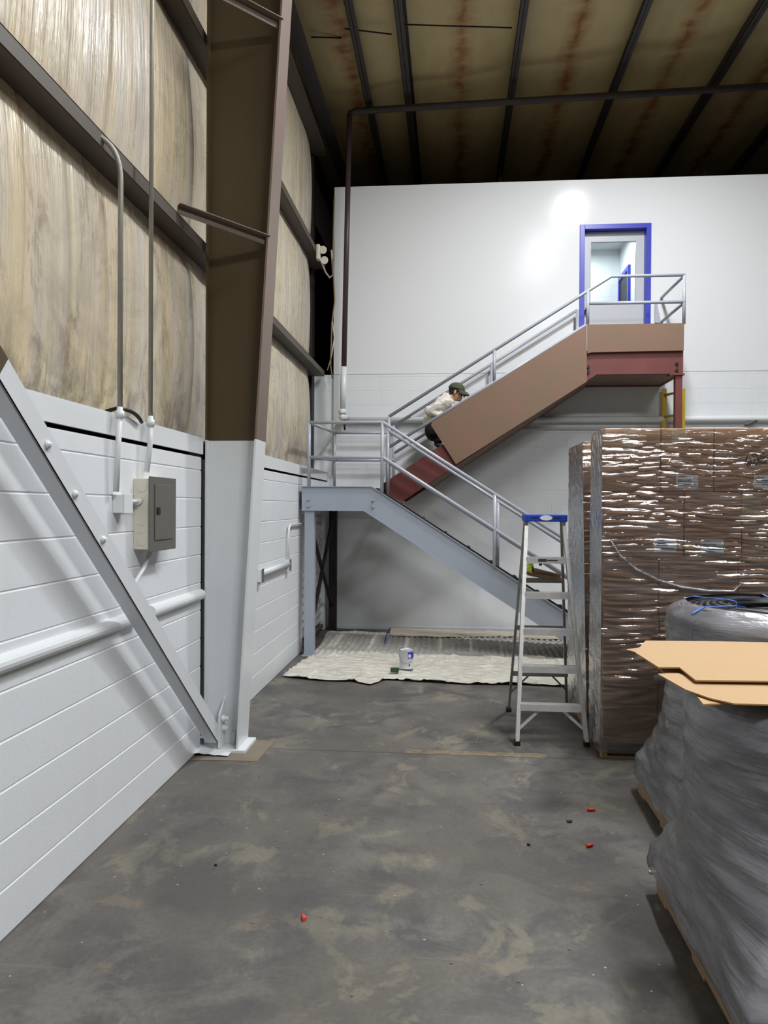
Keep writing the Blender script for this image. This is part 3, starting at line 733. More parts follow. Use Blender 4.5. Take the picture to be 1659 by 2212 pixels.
mb.box(xC, xr2 - .02, YU + .02, WY - .09, zb2 + .012, zb2 + .022); mb.build('soffit_board', M['plywood'], upf)
MB().box(xr2 - .03, xr2, YU + .01, WY - .09, zb2, zl2).build('end_beam', M['red_oxide'], upf)
mb = MB()
for px, pys in ((1270, (793, 804)), (1462, (786, 800))):
    for py in pys:
        x, z = P(px, py, YU); MB().lathe((x, YU - .02, z), [(.022, 0), (.022, .02)], 6, 'y').build('bolt', M['black_steel'], upf)
x0, x1 = P(1459, 860, YU)[0], P(1474, 860, YU)[0]
MB().box(x0, x1, YU, YU + .09, 0, zb2).build('post', M['red_oxide'], upf, .003)
MB().box(x0 - .08, x1 + .02, YU - .03, YU + .12, zb2 - .015, zb2).build('cap_plate', M['red_oxide'], upf)
YUF = YU - .03; YUB = WY - .12
a = P3(840, 900, YUF); bq = P3(1320, 597, YUF); e = P3(1479, 595, YUF); e.z = bq.z
rail([a, bq, e], upf)
k1 = P3(1270, 627, YUF)
ma, mk, me_ = P3(840, 966, YUF), P3(1265, 703, YUF), P3(1479, 652, YUF)
rail([ma, mk], upf, 'mid_rail'); mm0 = P3(1271, 655, YUF); mm0.z = me_.z; rail([mm0, me_], upf, 'mid_rail')
post(840, 900, 1062, YUF, upf); post(1068, 757, 825, YUF, upf); post(1270, 627, 700, YUF, upf); post(1478, 595, 700, YUF, upf)
a2 = P3(851, 919, YUB); su = (bq.z - a.z) / (bq.x - a.x); xk = P3(1247, 672, YUB).x
e2 = V((xk, YUB, a2.z + su * (xk - a2.x)))
rail([a2, e2], upf); dz = ma.z - a.z
rail([a2 + V((0, 0, dz)), e2 + V((0, 0, dz))], upf, 'mid_rail')
MB().tube([a2, V((a2.x, YUB, ztop))], R, 10).build('rail_post', M['rail_gray'], upf)
MB().tube([e2, V((xk, YUB, zl2))], R, 10).build('rail_post', M['rail_gray'], upf)
xm = P3(1062, 785, YUB).x; MB().tube([V((xm, YUB, a2.z + su * (xm - a2.x))), V((xm, YUB, x_at(0) * 0 + a2.z + su * (xm - a2.x) - 1.0))], R, 10).build('rail_post', M['rail_gray'], upf)
rail([e, V((e.x, WY - .03, e.z))], upf); rail([me_, V((e.x, WY - .03, me_.z))], upf, 'mid_rail')
# a small plate standing on the landing by the wall
MB().prism([P3(1415, 655, WY - .06), P3(1420, 655, WY - .06), P3(1428, 697, WY - .06), P3(1415, 697, WY - .06)], (0, .02, 0)).build('rail_plate', M['rail_gray'], upf)
# plywood guards on the upper flight
mb = MB(); Yp = YU - .05
mb.prism([P3(933, 912, Yp), P3(1267, 701, Yp), P3(1268, 824, Yp), P3(985, 1003, Yp), P3(931, 918, Yp)], (0, .018, 0))
tag(mb.build('plywood_sheet', M['plywood']), 'long slanted brown plywood sheet covering the side of the upper flight', 'plywood sheet')
mb = MB(); mb.prism([P3(1269, 701, Yp), P3(1478, 698, Yp), P3(1477, 757, Yp), P3(1278, 761, Yp), P3(1269, 764, Yp)], (0, .018, 0))
tag(mb.build('plywood_sheet', M['plywood']), 'short horizontal brown plywood sheet along the upper landing edge', 'plywood sheet')

# ---------------------------------------------------------------- office door
dr_ = thing('door_1', ((dl + dr) / 2, WY, dz0), 'grey door with glass pane in a bright blue frame at top of stairs', 'door'); dr_['kind'] = 'structure'
mb = MB(); fw = .055
mb.box(dl - .012, dl + fw, WY - .03, WY + .16, dz0, dz1 + .012); mb.box(dr - fw, dr + .012, WY - .03, WY + .16, dz0, dz1 + .012); mb.box(dl + fw, dr - fw, WY - .03, WY + .16, dz1 - fw, dz1 + .012)
mb.build('door_frame', M['blue_paint'], dr_, .003)
gx0, gx1 = at(1276, 600, Y=WY + .1).x, at(1373, 600, Y=WY + .1).x
gz0, gz1 = at(1330, 651, Y=WY + .1).z, at(1330, 522, Y=WY + .1).z
yy = WY + .1; L0, L1, T1 = dl + fw, dr - fw, dz1 - fw
mb = MB(); mb.box(L0, gx0, yy, yy + .045, dz0, T1); mb.box(gx1, L1, yy, yy + .045, dz0, T1); mb.box(gx0, gx1, yy, yy + .045, dz0, gz0); mb.box(gx0, gx1, yy, yy + .045, gz1, T1)
leaf = mb.build('door_leaf', M['door_gray'], dr_)
MB().box(gx0, gx1, yy + .02, yy + .026, gz0, gz1).build('glass_pane', M['glass'], leaf)
mb = MB()
for a_ in ((gx0 - .012, gx0, gz0 - .012, gz1 + .012), (gx1, gx1 + .012, gz0 - .012, gz1 + .012), (gx0, gx1, gz1, gz1 + .012), (gx0, gx1, gz0 - .012, gz0)):
    mb.box(a_[0], a_[1], yy - .008, yy, a_[2], a_[3])
mb.build('glazing_bead', M['door_gray'], leaf)
kx, kz = L0 + .045, at(1263, 673, Y=yy).z
MB().lathe((kx, yy, kz), [(.03, 0), (.03, -.008), (.012, -.012), (.012, -.04), (.03, -.05), (.028, -.07), (.01, -.076)], 18, 'y').build('knob', M['chrome'], leaf)
MB().box(kx - .02, kx + .02, yy - .01, yy, kz + .05, kz + .11).build('lock_plate', M['tape'], leaf)

# ---------------------------------------------------------------- pipes
rb, rtop = P3(741, 905, WY - .07), P3(755, 246, 10.62)
zz_ = rb.z
rx = (P3(744, 800, 10.75).x)
p = thing('sprinkler_riser', (rx, 10.75, zz_), 'dark brown vertical sprinkler riser with white painted lower end', 'pipe')
r0 = P3(743, 792, 10.82); rt_ = P3(755, 246, 10.62); rbot = P3(740, 890, 10.86)
MB().tube([r0, rt_], .038, 14).build('brown_pipe', M['pipe_brown'], p)
MB().tube([rbot, r0], .042, 14).build('white_pipe', M['white_steel'], p)
mb = MB(); mb.lathe(rbot + V((0, 0, -.03)), [(.055, 0), (.06, .02), (.06, .05), (.05, .07)], 16); mb.ball(rbot + V((0, .0, -.07)), .055); mb.tube([rbot + V((0, 0, -.07)), rbot + V((.03, .16, -.06))], .045, 12)
mb.build('elbow', M['white_steel'], p)
MB().tube([rbot + V((.03, -.02, -.12)), rbot + V((.035, -.02, -.26))], .014, 8).build('drain_valve', M['black'], p)
hx = P3(744, 909, WY - .07)
tag(MB().tube([V((rbot.x - .05, WY - .075, P3(740, 908, WY - .07).z)), V((4.1, WY - .075, P3(740, 908, WY - .07).z)), V((9, WY - .075, P3(740, 908, WY - .07).z))], .044, 14).build('water_pipe', M['white_steel']), 'long white horizontal pipe along the office wall behind stairs', 'pipe')
zz2 = P3(1560, 925, WY - .03).z
tag(MB().tube([V((P3(1100, 925, WY).x, WY - .03, zz2)), V((9, WY - .03, zz2))], .016, 8).build('water_pipe', M['white_steel']), 'thin white pipe just below the long white wall pipe', 'pipe')
qq = P3(1625, 912, WY - .1)
tag(MB().tube([qq + V((-.1, 0, -.04)), qq + V((.06, 0, .02))], .02, 8).build('pipe_valve', M['panel_gray']), 'small grey valve on the white wall pipe at right', 'valve')
e1 = P3(1659, 186, 10.62)
a_ = P3(768, 240, 10.62); dirv = (e1 - a_)
tag(MB().tube([rt_ , a_, a_ + dirv * 1.8], .045, 12).build('sprinkler_main', M['purlin_steel']), 'dark overhead sprinkler main crossing below the roof purlins', 'pipe')

# emergency light on the middle girt, its cable, wires in the corner
q = at(690, 548, X=-1.8)
el = thing('emergency_light', q, 'cream twin head emergency light fixed to the middle girt near the corner', 'light')
MB().box(q.x - .03, q.x + .02, q.y - .1, q.y + .02, q.z - .1, q.z + .1).build('housing', M['panel_beige'], el, .012)
for dy, dz_ in ((-.02, .02), (.1, -.08)):
    h = V((q.x + .06, q.y + dy - .03, q.z + dz_)); mb = MB(); mb.lathe(h, [(.02, .05), (.04, .01), (.055, -.04), (.045, -.042)], 16, 'y'); mb.build('lamp_head', M['panel_beige'], el)
tag(MB().tube([q + V((.02, .05, -.1)), at(703, 588, X=-1.78), at(712, 600, X=-1.76), at(719, 594, X=-1.74), at(716, 540, Y=11.0)], .012, 8).build('white_cable', M['panel_beige']), 'pale loose cable hanging from the emergency light', 'cable')
for i, (pts, r_, mt) in enumerate(([(722, 430), (719, 560), (722, 650), (717, 700), (714, 790), (718, 818)], .012, 'cable_beige'), ([(716, 690), (722, 730), (716, 770), (706, 800)], .008, 'panel_beige'), ([(719, 640), (713, 740), (712, 790), (703, 798)], .008, 'cable_beige')) if False else []: pass
for pts, r_, mt, lb in (([(722, 430), (719, 560), (723, 650), (717, 700), (714, 790), (718, 818)], .012, 'cable_beige', 'tan cable running down the dark wall corner'),
                        ([(718, 690), (722, 730), (716, 770), (707, 800)], .008, 'panel_beige', 'thin pale wire curling low in the wall corner')):
    tag(MB().tube([at(x, y, Y=11.04) for x, y in pts], r_, 6).build('corner_cable', M[mt]), lb, 'cable')
st(MB().box(-2.15, -2.0, 10.9, 11.1, 2.3, 7.3).build('wall_left', M['black_steel']))
# cables and small boxes lying along the top of the office wall
pts = [P3(x, y, WY + .02) for x, y in ((722, 416), (760, 410), (800, 413), (850, 414), (905, 412), (960, 409), (1010, 409))]
tag(MB().tube(pts, .009, 6).build('loose_cable', M['cable_beige']), 'tan cable lying along the top edge of the office wall', 'cable')
pts = [P3(x, y, WY + .03) for x, y in ((1318, 402), (1328, 395), (1345, 395), (1365, 399), (1400, 398), (1450, 398))]
tag(MB().tube(pts, .008, 6).build('loose_cable', M['panel_beige']), 'pale looped cable on top of the wall above the blue door', 'cable')
for px, py, lb in ((965, 405, 'above the man'), (1230, 399, 'beside the blue door')):
    q = P3(px, py, WY + .05); tag(MB().box(q.x - .045, q.x + .045, q.y - .03, q.y + .03, ZT, q.z + .03).build('wall_clip', M['panel_beige'], bevel=.004), 'small pale box on top of the office wall ' + lb, 'box')
for (pa_, pb__, lb) in (((1078, 362), (1083, 410), 'above the man'), ((1505, 345), (1545, 390), 'right of the door')):
    a_, b_ = P3(*pa_, 13.5), P3(*pb__, WY + .6)
    tag(MB().bar(a_, V((b_.x, b_.y, ZT - .02)), .05, .05).build('hanger_strut', M['girt']), 'dim diagonal strut in the dark above the office wall, ' + lb, 'strut')

# yellow ladder behind the red post
yl = thing('yellow_ladder', (3.1, WY - .25, 0), 'yellow ladder standing against the office wall behind the red post', 'ladder')
for px in (1435, 1475):
    q = P3(px, 840, WY - (.1 if px == 1435 else .5)); MB().box(q.x - .03, q.x + .03, q.y - .012, q.y + .012, 0, q.z).build('side_rail', M['yellow'], yl)
qa, qb = P3(1435, 840, WY - .1), P3(1475, 840, WY - .5)
z = .3
while z < qa.z - .05:
    MB().tube([V((qa.x, qa.y, z)), V((qb.x, qb.y, z))], .018, 8).build('rung', M['yellow'], yl); z += .305

# ---------------------------------------------------------------- step ladder
LDX = dict()
fl_, fr_ = at(1117, 1603, Z=.02), at(1267, 1605, Z=.02)
bl_, br_ = at(1099, 1531, Z=.02), at(1224, 1524, Z=.02)
tl, tr2 = at(1137, 1126, Y=6.22), at(1217, 1127, Y=6.22)
ld = thing('step_ladder', ((fl_.x + fr_.x) / 2, 6.3, 0), 'aluminium six foot step ladder with blue top beside the wrapped cartons', 'ladder')
tl.z = tr2.z = (tl.z + tr2.z) / 2
def fr(t, s):   # t height 0..1, s side
    return (fl_ if s < 0 else fr_).lerp(tl if s < 0 else tr2, t)
bt_l_, bt_r_ = tl + V((.0, .12, 0)), tr2 + V((0, .12, 0))
for A, B in ((fl_, tl), (fr_, tr2)):
    mb = MB(); mb.bar(A, B, .055, .006, V((0, 1, 0)), (0, -.0)); mb.bar(A, B, .006, .028, V((0, 1, 0)), (-.0275, .0)); mb.bar(A, B, .006, .028, V((0, 1, 0)), (.0275, 0))
    mb.build('front_rail', M['aluminium'], ld)
for A, B in ((bl_, bt_l_), (br_, bt_r_)):
    mb = MB(); mb.bar(A, B, .035, .02, V((0, 1, 0))); mb.build('rear_rail', M['alu_dull'], ld)
for t, wst in ((.166, 1), (.332, 1), (.498, 1), (.664, 1), (.828, 1)):
    a_, b_ = fr(t, -1), fr(t, 1)
    mb = MB(); mb.box(a_.x + .01, b_.x - .01, a_.y - .035, a_.y + .045, a_.z - .004, a_.z + .004); mb.box(a_.x + .01, b_.x - .01, a_.y - .04, a_.y - .034, a_.z - .045, a_.z + .004); mb.box(a_.x + .01, b_.x - .01, a_.y + .04, a_.y + .045, a_.z - .03, a_.z + .004)
    mb.build('step', M['aluminium'], ld)
    if t < .2:
        for A, s in ((a_, 1), (b_, -1)):
            lo = fr(t * .35, -1 if s > 0 else 1); mb = MB(); mb.bar(V((A.x + s * .16, A.y, A.z - .04)), lo + V((s * .01, 0, 0)), .012, .02); mb.build('diagonal_strut', M['aluminium'], ld)
    if t > .8:
        for A, s in ((a_, 1), (b_, -1)):
            mb = MB(); mb.bar(V((A.x + s * .07, A.y, A.z - .04)), fr(t - .05, -s) + V((s * .01, 0, 0)), .018, .004); mb.build('diagonal_strut', M['aluminium'], ld)
for t in (.2, .45, .7):
    a_, b_ = bl_.lerp(bt_l_, t), br_.lerp(bt_r_, t)
    MB().box(a_.x, b_.x, a_.y - .01, a_.y + .01, a_.z - .02, a_.z + .02).build('rear_bar', M['alu_dull'], ld)
    if t == .2:
        for A, s, B in ((a_, 1, bl_), (b_, -1, br_)):
            mb = MB(); mb.bar(V((A.x + s * .14, A.y, A.z - .02)), B.lerp(A, .45), .008, .014); mb.build('diagonal_strut', M['alu_dull'], ld)
tp = MB(); tp.box(tl.x - .02, tr2.x + .02, 6.13, 6.40, tl.z - .0, tl.z + .055)
tp.build('top_cap', M['ladder_blue'], ld, .006)
mb = MB(); cxm = (tl.x + tr2.x) / 2
mb.lathe((cxm, 6.13, tl.z + .03), [(1e-3, 0), (.02, -.001), (.02, -.002)], 24, 'y')
for v in mb.bm.verts: v.co.x = cxm + (v.co.x - cxm) * 2.4
mb.build('badge', M['paper'], ld)
MB().box(cxm - .115, cxm - .06, 6.128, 6.131, tl.z + .026, tl.z + .034).box(cxm + .06, cxm + .115, 6.128, 6.131, tl.z + .026, tl.z + .034).build('slot', M['black'], ld)
sp = fr(.828, -1)
MB().box(sp.x + .1, sp.x + .165, sp.y - .0425, sp.y - .0405, sp.z - .03, sp.z - .008).box(sp.x + .17, sp.x + .25, sp.y - .0425, sp.y - .0405, sp.z - .024, sp.z - .014).build('step_label', M['ink'], ld)
for A in (fl_, fr_, bl_, br_):
    MB().box(A.x - .022, A.x + .022, A.y - .035, A.y + .035, 0, .035).build('foot', M['black'], ld, .004)
# pail shelf swung down between the rails
sh0, sh1 = at(1138, 1238, Y=6.45), at(1213, 1254, Y=6.45)
MB().bar(sh0 + V((0, 0, -.0)), sh1, .24, .018, V((0, 1, 0))).build('pail_shelf', M['plank_brown'], ld)
tg = thing('cordless_tool', at(1146, 1225, Y=6.4), 'lime green and black power tool resting on the ladder shelf', 'tool')
T = lambda px, py: at(px, py, Y=6.38)
MB().prism([T(1137, 1218), T(1149, 1217), T(1150, 1236), T(1136, 1236)], (0, .09, 0)).build('body', M['lime'], tg, .006)
MB().prism([T(1142, 1211), T(1153, 1210), T(1153, 1223), T(1141, 1224)], (0, .06, 0)).build('handle', M['lime'], tg, .006)
MB().prism([T(1150, 1211), T(1168, 1212), T(1168, 1214), T(1150, 1214)], (0, .04, 0)).build('guard', M['tape'], tg)
MB().prism([T(1165, 1211), T(1172, 1211), T(1171, 1222), T(1165, 1222)], (0, .05, 0)).build('trigger', M['black'], tg, .004)
MB().prism([T(1150, 1224), T(1153, 1224), T(1155, 1237), T(1149, 1236)], (0, .09, 0)).build('battery', M['black'], tg, .003)
tag(MB().prism([T(1152, 1229), T(1160, 1229), T(1211, 1242), T(1212, 1250), T(1152, 1238)], (0, .1, 0)).build('wood_offcut', M['plank_brown']), 'dark stained wood offcut lying along the ladder shelf', 'wood')

# ---------------------------------------------------------------- wrapped cartons
CXL = 1.075; CYF = 5.56
zr = [.13] + [at(1310, y, Y=5.54).z for y in (1478, 1335, 1203, 1061, 924)]
seams = {4: [CXL, 1.467, 1.83, 2.22, 2.6], 3: [CXL, 1.63, 2.02, 2.6], 2: [CXL, 1.46, 2.0, 2.6], 1: [CXL, 1.467, 2.03, 2.6], 0: [CXL, 1.46, 2.03, 2.6]}
rown = ['bottom', 'second', 'third', 'fourth', 'top']; coln = ['nearest the ladder', 'second from the ladder', 'third from the ladder', 'cut by the right edge']
def carton(x0, x1, y0, y1, z0, z1, label, group, tape=None):
    c = MB().box(x0 + .003, x1 - .003, y0, y1, z0 + .002, z1 - .002).build('carton', M['carton'], bevel=.006)
    tag(c, label, 'cardboard box', group); return c
boxes = {}
for r_, sx in seams.items():
    for i, (x0, x1) in enumerate(zip(sx, sx[1:])):
        boxes[r_, i] = carton(x0, x1, CYF, CYF + .44, zr[r_], zr[r_ + 1], f'brown carton in {rown[r_]} row of the near wrapped pallet, {coln[i]}', 'cartons on the near wrapped pallet')
for r_ in range(5):
    for i, (x0, x1) in enumerate(((CXL, 1.6), (1.6, 2.13), (2.13, 2.6))):
        z0, z1 = zr[r_], zr[r_ + 1] - (.02 if r_ == 4 else 0)
        carton(x0, x1, 6.4, 7.1, z0, z1, f'brown carton in {rown[r_]} row of the wrapped pallet behind the ladder, {coln[i]}', 'cartons on the far wrapped pallet')
# labels, tape and marks on the cartons
def sticker(px0, py0, px1, py1, par, lines=True, nm='label_sticker'):
    a_, b_ = at(px0, py0, Y=CYF), at(px1, py1, Y=CYF)
    s_ = MB().box(a_.x, b_.x, CYF - .002, CYF - .0005, b_.z, a_.z).build(nm, M['paper'], par)
    if lines:
        mb = MB(); W, Hh = b_.x - a_.x, a_.z - b_.z
        for f0, f1, h_ in ((.12, .45, .88), (.1, .7, .62), (.1, .65, .5), (.35, .9, .3)):
            mb.box(a_.x + W * f0, a_.x + W * f1, CYF - .003, CYF - .002, b_.z + Hh * h_ - .003, b_.z + Hh * h_ + .003)
        mb.build('print', M['ink'], s_)
sticker(1460, 1026, 1508, 1055, boxes[4, 1]); sticker(1628, 1027, 1680, 1056, boxes[4, 2])
sticker(1412, 1163, 1461, 1194, boxes[3, 0]); sticker(1513, 1165, 1563, 1196, boxes[3, 1])
sticker(1412, 1458, 1440, 1470, boxes[1, 0], False)
a_, b_ = at(1602, 1068, Y=CYF), at(1643, 1122, Y=CYF)
MB().box(a_.x, b_.x, CYF - .0015, CYF - .0005, b_.z, a_.z).build('tape_strip', M['tape'], boxes[3, 2])
a_, b_ = at(1451, 926, Y=CYF), at(1484, 958, Y=CYF)
MB().box(a_.x, b_.x, CYF - .0015, CYF - .0005, b_.z, a_.z).build('tape_strip', M['tape'], boxes[4, 1])
a_, b_ = at(1347, 926, Y=CYF), at(1372, 975, Y=CYF)
MB().box(a_.x, b_.x, CYF - .0015, CYF - .0005, b_.z, a_.z).build('tape_strip', M['tape'], boxes[4, 0])
K = 1 / 12.29
def mk(pts): return [at(1560 + x * K, 940 + y * K, Y=CYF - .002) for x, y in pts]
mb = MB()
mb.tube(mk([(670, 540), (640, 640), (630, 740), (690, 815), (750, 790), (790, 720), (770, 680), (720, 700), (690, 760)]), .005, 6)
mb.tube(mk([(780, 545), (870, 495), (940, 540), (920, 610), (860, 660), (840, 720), (860, 775), (930, 760), (980, 690), (960, 640), (870, 590), (790, 560)]), .005, 6)
mb.tube(mk([(1120, 480), (1040, 510), (1000, 575), (1060, 560), (1140, 580), (1180, 660), (1140, 720), (1060, 735), (1000, 700)]), .005, 6)
mb.build('marker_number', M['marker'], boxes[4, 2])
# stretch wrap shells
def wrap_shell(name, x0, x1, ya0, ya1, z0, z1, label, slant=0):
    mb = MB(); e = .014
    def put(fn, nu, nv, mi):
        k0 = len(mb.bm.faces); mb.grid(fn, nu, nv); mb.bm.faces.ensure_lookup_table()
        for f in mb.bm.faces[k0:]: f.material_index = mi
    def crin(a, z):
        dr = .25 * mnoise.noise(V((a * .8, z * 1.5, 9)))
        n1 = mnoise.noise(V((a * 4.2, (z + dr * a) * 33, 2))); n2 = mnoise.noise(V((a * 8, (z - dr * .3) * 60, 5)))
        am = .35 + max(0, mnoise.noise(V((a * 2, z * 5, 12))) + .35) * 1.6
        return (.0056 * n1 + .0028 * n2) * am
    def crs(y, z):
        n1 = mnoise.noise(V((y * 7 + z * 9, (z * 1.0 - y * 1.1) * 20, 2))); n2 = mnoise.noise(V((y * 20, (z - y * .9) * 45, 5)))
        return .005 * n1 + .0024 * n2
    fl = lambda v: ya0 - slant * (1 - v)
    H_ = z1 - z0
    put(lambda u, v: (x0 - e + (x1 - x0) * u, fl(v) - e + crin((x1 - x0) * u, H_ * v), z0 + H_ * v), 70, 420, 0)
    put(lambda u, v: (x0 - e + crs((ya1 - ya0) * u, H_ * v) * min(1, u * 8) , fl(v) - e + crin(0, H_ * v) * max(0, 1 - u * 8) + (ya1 - fl(v) + e) * u, z0 + H_ * v), 36, 300, 1)
    put(lambda u, v: (x0 - e + (x1 - x0) * u, ya1 + e, z0 + H_ * v), 4, 40, 0)
    return tag(mb.build(name, [M['wrap_front'], M['wrap_side']], recalc=False), label, 'stretch wrap')
wrap_shell('stretch_wrap', CXL, 2.62, CYF, CYF + .44, .045, zr[5] - .005, 'shiny clear stretch wrap around the near pallet of cartons')
wrap_shell('stretch_wrap', CXL, 2.62, 6.4, 7.1, .09, zr[5] - .03, 'hazy stretch wrap around the carton pallet behind the ladder', .3)
# twisted rope of film drooping across the front
pts = [at(x, y, Y=CYF - .03) for x, y in ((1318, 1165), (1340, 1200), (1375, 1230), (1420, 1252), (1470, 1268), (1530, 1276), (1585, 1277), (1600, 1262))]
tag(MB().tube(pts, [.003, .007, .01, .01, .009, .008, .005, .003], 8).build('film_tail', M['wrap_side']), 'loose twisted tail of stretch film drooping across the cartons', 'stretch wrap')
def pallet(x0, x1, y0, y1, h, label, group='wooden pallets'):
    p_ = thing('wooden_pallet', ((x0 + x1) / 2, (y0 + y1) / 2, 0), label, 'pallet', group)
    for k in range(3):
        xx = x0 + (x1 - x0 - .04) * k / 2; MB().box(xx, xx + .04, y0, y1, .018, h - .018).build('stringer', M['wood'], p_)
    nb = 7; bw = (y1 - y0) / nb
    for k in range(nb): MB().box(x0, x1, y0 + bw * k + .012, y0 + bw * (k + 1) - .012, h - .018, h).build('deck_board', M['wood'], p_)
    for k in (0, 3, 6): MB().box(x0, x1, y0 + bw * k + .01, y0 + bw * (k + 1) - .01, 0, .018).build('bottom_board', M['wood'], p_)
    return p_
pallet(CXL, 2.6, CYF, CYF + .5, .13, 'wooden pallet under the near wrapped cartons'); pallet(CXL, 2.6, 6.36, 7.12, .13, 'wooden pallet under the wrapped cartons behind the ladder')

# ---------------------------------------------------------------- coiled tubing on pallets
def ring(r, z, tr, cx, cy, n=44, m_=8, mb=None):
    mb.tube([(cx + (r + .004 * math.sin(k * 2.1 + z * 40)) * math.cos(k * 2 * math.pi / n), cy + r * math.sin(k * 2 * math.pi / n), z + .003 * math.sin(k * .9 + r * 30)) for k in range(n)], tr, m_, closed=True)
def make_coil(cx, cy, z0, r, h, label, group, straps=True):
    o = thing('tubing_coil', (cx, cy, z0), label, 'tubing coil', group)
    mb = MB(); tr = .0165; nz = int(h / (tr * 2))
    for k in range(nz):
        z = z0 + tr + k * (h - 2 * tr) / (nz - 1)
        ring(r - tr - .05 * (abs(k / (nz - 1) - .5) * 2) ** 4, z, tr, cx, cy, mb=mb); ring(.27, z, tr, cx, cy, 30, 6, mb)
    rr = r - .1
    while rr > .28:
        ring(rr, z0 + h - tr + .01 * math.sin(rr * 25), tr, cx, cy, 40, 8, mb); rr -= tr * 2.05
    mb.build('coiled_tube', M['tube_black'], o)
    if straps:
        for k in range(6):
            a = k * math.pi / 3 + .35; dx, dy = math.cos(a), math.sin(a)
            pts = [(.24, z0 + .02), (.245, z0 + h + .004), (.3, z0 + h + .012), (r - .08, z0 + h + .012), (r - .01, z0 + h - .02), (r + .006, z0 + h * .5), (r - .01, z0 + .02)]
            mb = MB()
            for (a0, b0), (a1, b1) in zip(pts, pts[1:]):
                mb.bar(V((cx + dx * a0, cy + dy * a0, b0)), V((cx + dx * a1, cy + dy * a1, b1)), .016, .002, V((-dy, dx, 0)))
            mb.build('strap', M['strap_blue'], o)
    return o
def copy_tree(o, loc, label):
    c = o.copy(); col.objects.link(c); c.location = loc; c['label'] = label
    for ch in o.children:
        k = ch.copy(); col.objects.link(k); k.parent = c
    return c
def skirt(cx, cy, r, hx, hy, z0, z1, seed, name, label):
    n, nz = 96, 44
    def fn(u, v):
        a = u * 2 * math.pi; ca, sa = math.cos(a), math.sin(a); z = z0 + (z1 - z0) * v
        k = 1 / max(abs(ca) / hx, abs(sa) / hy); sq = min(k, math.hypot(hx, hy))
        t = min(1, max(0, 1 - (v - .1) / .55)) ** 1.7
        R_ = (r + .012) * (1 - t) + max(sq, r * .9) * t
        R_ += .014 * (1 - t) * mnoise.noise(V((ca * 2.5 + seed, sa * 2.5, z * 2.5))) + .012 * mnoise.noise(V((a * 5 + seed + z * 2.5, z * 1.2, 3))) * min(1, t * 4 + .3)
        R_ += .006 * math.sin(z * 60 + 4 * mnoise.noise(V((ca * 2, sa * 2, z * 3))))
        if v > .93: R_ -= ((v - .93) / .07) ** 2 * .1
        return (cx + R_ * ca, cy + R_ * sa, z)
    mb = MB(); mb.grid(fn, n, nz)
    return tag(mb.build(name, M['coil_wrap'], recalc=False), label, 'stretch wrap')
# rear stack
rc = (1.80, 4.35)
pallet(1.18, 2.38, 3.76, 4.94, .14, 'wooden pallet under the coil stack between cartons and cardboard')
hh = .37
c0 = make_coil(rc[0], rc[1], .14 + 2 * hh, .58, hh, 'top black tubing coil with blue straps on the far coil stack', 'tubing coils')
c1 = make_coil(rc[0], rc[1], .14 + hh, .58, hh, 'middle black tubing coil of the far coil stack', 'tubing coils', False); copy_tree(c1, (rc[0], rc[1], .14), 'bottom black tubing coil of the far coil stack')
skirt(rc[0], rc[1], .585, .65, .63, .1, 1.262, 1.0, 'stretch_wrap', 'grey stretch wrap around the far coil stack, open on top')
# near stack
nc = (1.55, 3.06)
pallet(.96, 2.15, 2.45, 3.65, .14, 'wooden pallet under the nearest coil stack at bottom right')
h2 = .3
copy_tree(c1, (nc[0], nc[1], .14), 'bottom black tubing coil of the nearest coil stack')
copy_tree(c1, (nc[0], nc[1], .14 + h2), 'middle black tubing coil of the nearest coil stack')
copy_tree(c1, (nc[0], nc[1],   .14 + h2 * 2 - .02), 'top black tubing coil under the flat cardboard sheets')
skirt(nc[0], nc[1], .6, .625, .625, .1, 1.10, 7.0, 'stretch_wrap', 'large grey stretch wrap skirt around the nearest coil stack')
# cardboard sheets on top
ZC = 1.125
def sheet(px, z, label, th=.006, extra=()):
    pts = [at(x, y, Z=z) for x, y in px] + [V((a_, b_, z)) for a_, b_ in extra]
    mb = MB(); mb.prism(pts, (0, 0, th)); mb.bm.normal_update(); 
    o = mb.build('cardboard_sheet', [M['sheet'], M['sheet_edge']])
    for f in o.data.polygons:
        if abs(f.normal.z) < .5: f.material_index = 1
    return tag(o, label, 'cardboard sheet')
nr, fry = at(1659, 1521, Z=ZC), at(1659, 1398, Z=ZC)
sheet([(1353, 1405), (1374, 1411), (1440, 1459), (1500, 1500), (1519, 1524), (1588, 1521)], ZC - .014, 'lowest cardboard sheet of the pile, its torn corner showing', .005, [(2.1, nr.y), (2.1, fry.y), (at(1405, 1400, Z=ZC).x, fry.y)])
sheet([(1421, 1458), (1466, 1457), (1502, 1472)], ZC - .004, 'tan cardboard sheet with notched flap at the front of the pile', .005, [(2.12, at(1502, 1472, Z=ZC).y + .02), (2.12, nr.y), (at(1585, 1520, Z=ZC).x, at(1585, 1520, Z=ZC).y), (at(1540, 1513, Z=ZC).x, at(1515, 1508, Z=ZC).y), (at(1481, 1490, Z=ZC).x, at(1481, 1490, Z=ZC).y)])
sheet([(1372, 1412), (1422, 1444), (1467, 1444), (1502, 1472)], ZC + .012, 'large flat tan cardboard sheet on top of the nearest coil stack', .006, [(2.1, at(1502, 1472, Z=ZC).y), (2.1, fry.y + .03), (at(1532, 1396, Z=ZC).x, fry.y + .03), (at(1405, 1399, Z=ZC).x, fry.y + .01)])

